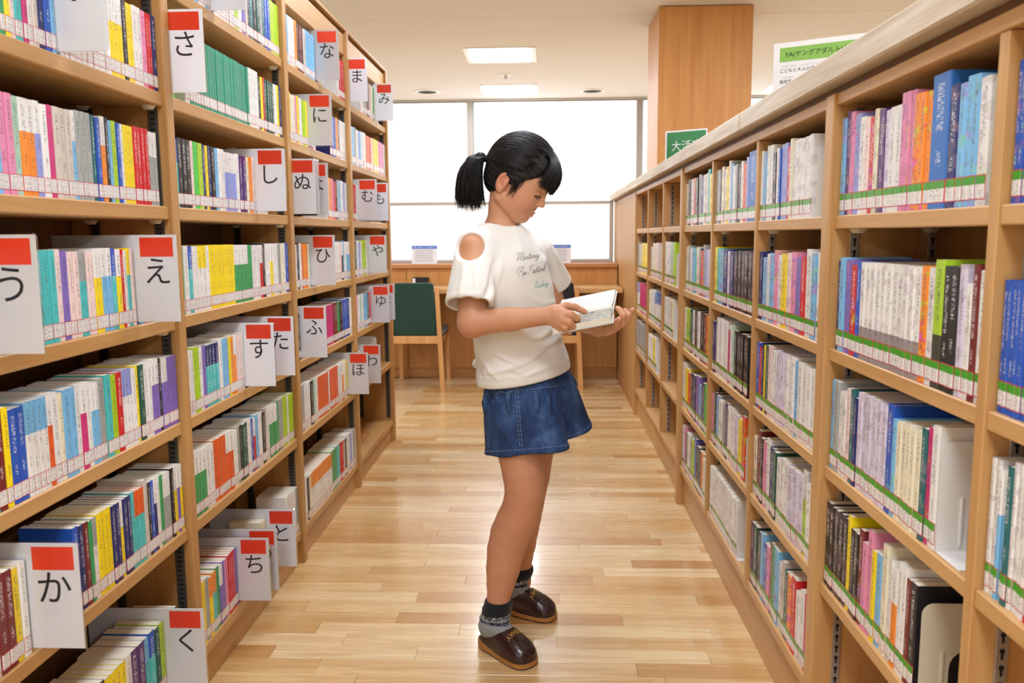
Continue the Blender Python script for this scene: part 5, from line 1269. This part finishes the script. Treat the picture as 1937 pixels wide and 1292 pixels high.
    up, _ = sdf_obj('upper', upper_sdf, lo2, hi2, .0022, M['leather']); par(up)
    def plate(z0, z1, off, nm, mt, heel_z=None):
        mm = MB(); ts = np.concatenate([[0, .004, .012, .022, .035, .055, .075, .11], np.linspace(.15, .78, 10), [.83, .87, .90, .93, .95, .965, .978, .988, .995, 1.0]]); pr = [(t, hw(t)+off) for t in ts]+[(t, -hw(t)-off) for t in ts[::-1]]
        n = len(pr); v = []
        for top in (0, 1):
            for t, r in pr:
                zz = (z1(t) if top else z0(t)); v.append(at(t+(.02*(t-.5) if off else 0), r, zz))
        mm.add(v, [tuple(range(n))[::-1], tuple(range(n, 2*n))]+[(i, (i+1) % n, n+(i+1) % n, n+i) for i in range(n)]); return par(mm.build(nm, mt, None))
    plate(lambda t: .0045, lambda t: .030-.013*min(1, max(0, (t-.12)/.35)), .0025, 'sole', M['sole']); plate(lambda t: .0005, lambda t: .0048, .001, 'tread', M['tread'])
    ub = bvh(up); v, f = text_mesh('LIBRARY', .0165, sx=1.0); out = []; ok = True
    for a_ in v:
        w = at(.665, 0, .2)+Rd*a_[0]+Fd*a_[1]*1.15; h = ub.ray_cast(Vector(w), Vector((0, 0, -1)), .4); out.append(np.array(h[0])+np.array(h[1])*.0005 if h[0] is not None else w-UPV*.12)
    mm = MB(); mm.add(out, f); par(mm.build('lettering', M['gold'], None))
hR_, tR_ = onz(908, 1222, 0), onz(1003, 1263, 0)
foot((hR_[0]+.008, hR_[1]+.02), (tR_[0]+.005, tR_[1]), legR[-2]+np.array([0, 0, -.012]), 'dark brown library slipper on the forward foot', 0)
tL_ = onz(1050, 1172, 0); foot((tL_[0]-.195, tL_[1]+.085), (tL_[0], tL_[1]), legL[-2]+np.array([0, 0, -.004]), 'dark brown library slipper on the rear foot', 1)

# ---------------------------------------------------------------- the open book
bk = empty('open_book', tuple(P(1120, 600, 2.22))); tag(bk, 'open hardback book held in both hands by the person in the aisle', 'book')
G1 = P(1157, 584, 2.27); Sx = unit(np.array([.965, -.12, .20])); Nn = unit(np.array([-.10, -.985, -.10])); Lf = unit(np.array([.16, .90, .40])); BL = .158
G0 = G1-Sx*BL
def printed_page():
    m = mat('printed page', lin(246, 246, 240), .75); t = NT(m); c = t.n('ShaderNodeAttribute', attribute_name='suv').outputs['Vector']; s = t.n('ShaderNodeSeparateXYZ'); t.l(c, s.inputs[0])
    col = t.math('LESS_THAN', t.math('FRACT', t.math('MULTIPLY', s.outputs[1], 15.0)), .5); n = t.noise(t.mapping(c, (110, 60, 1)), 1, 1).outputs['Fac']
    ins = t.math('MULTIPLY', t.math('MULTIPLY', t.math('GREATER_THAN', s.outputs[0], .12), t.math('LESS_THAN', s.outputs[0], .88)), t.math('MULTIPLY', t.math('GREATER_THAN', s.outputs[1], .13), t.math('LESS_THAN', s.outputs[1], .88)))
    k = t.math('MULTIPLY', t.math('MULTIPLY', col, ins), t.math('GREATER_THAN', n, .46)); t.l(t.mix(t.math('MULTIPLY', k, .55), lin(246, 246, 240), lin(110, 112, 118)), t.b.inputs['Base Color']); return m
def picture_page():
    m = mat('illustrated page', lin(150, 146, 128), .6); t = NT(m); c = t.n('ShaderNodeAttribute', attribute_name='suv').outputs['Vector']
    n = t.noise(c, 7, 3).outputs['Fac']; t.l(t.ramp(n, [(.35, lin(96, 108, 112)), (.52, lin(166, 158, 136)), (.7, lin(126, 116, 92))]), t.b.inputs['Base Color']); return m
M['print_page'] = printed_page(); M['pic_page'] = picture_page(); M['book_cover'] = mat('pale book cover', lin(214, 214, 208), .4)
def half(dirv, width, th, name, top_mat, nrm):
    """page block with a curved top near the gutter"""
    n = 9; ts = np.linspace(0, 1, n); top = []; bot = []
    for t in ts:
        bulge = .006*math.exp(-((t-.12)/.12)**2)-.008*math.exp(-(t/.05)**2)
        top.append(dirv*width*t+nrm*bulge); bot.append(dirv*(width*t)-nrm*(th*(1-.25*(1-t)**4)))
    V = []; uv = []
    for e_, s_ in ((0, G0), (1, G1)):
        for k in range(n): V.append(s_+top[k]); uv.append((e_, ts[k], 0))
    for e_, s_ in ((0, G0), (1, G1)):
        for k in range(n): V.append(s_+bot[k]); uv.append((e_, ts[k], 1))
    F_ = []; mi_ = []
    for k in range(n-1):
        F_.append((k, k+1, n+k+1, n+k)); mi_.append(0); F_.append((2*n+k, 3*n+k, 3*n+k+1, 2*n+k+1)); mi_.append(1)
        F_.append((k, 2*n+k, 2*n+k+1, k+1)); mi_.append(1); F_.append((n+k, n+k+1, 3*n+k+1, 3*n+k)); mi_.append(1)
    F_.append((n-1, 3*n-1, 4*n-1, 2*n-1)); mi_.append(1); F_.append((0, n, 3*n, 2*n)); mi_.append(1)
    me = bpy.data.meshes.new(name); me.from_pydata([tuple(x) for x in V], [], F_); a_ = me.attributes.new('suv', 'FLOAT_VECTOR', 'POINT'); a_.data.foreach_set('vector', np.asarray(uv, np.float32).reshape(-1))
    me.materials.append(top_mat); me.materials.append(M['page']); me.polygons.foreach_set('material_index', mi_); o = link(name, me, None, bk); o.matrix_parent_inverse = Matrix.Translation(bk.location).inverted()
def nrm_of(d): x = unit(np.cross(Sx, d)); return x if x[2] > 0 else -x
nN, nL = nrm_of(Nn), nrm_of(Lf)
half(Nn, .112, .0155, 'page_block', M['pic_page'], nN); half(Lf, .116, .007, 'page_block', M['print_page'], nL)
def board(dirv, width, th, off, nm):
    nr = nrm_of(dirv); mm = MB(); a_, b_ = G0-Sx*.004, G1+Sx*.004; v = []
    for o_ in (off, off+th):
        for s_ in (a_, b_): v += [s_-nr*o_+dirv*.002, s_-nr*o_+dirv*(width+.004)]
    mm.add(v, [(0, 1, 3, 2), (4, 6, 7, 5), (0, 4, 5, 1), (2, 3, 7, 6), (0, 2, 6, 4), (1, 5, 7, 3)]); o = mm.build(nm, M['book_cover'], bk); o.matrix_parent_inverse = Matrix.Translation(bk.location).inverted()
board(Nn, .112, .002, .0158, 'cover_board'); board(Lf, .116, .002, .0073, 'cover_board')
mm = MB(); mm.tube([G0-nN*.013-Sx*.004, G1-nN*.013+Sx*.004], .0055, 8); o = mm.build('spine', M['book_cover'], bk, True); o.matrix_parent_inverse = Matrix.Translation(bk.location).inverted()
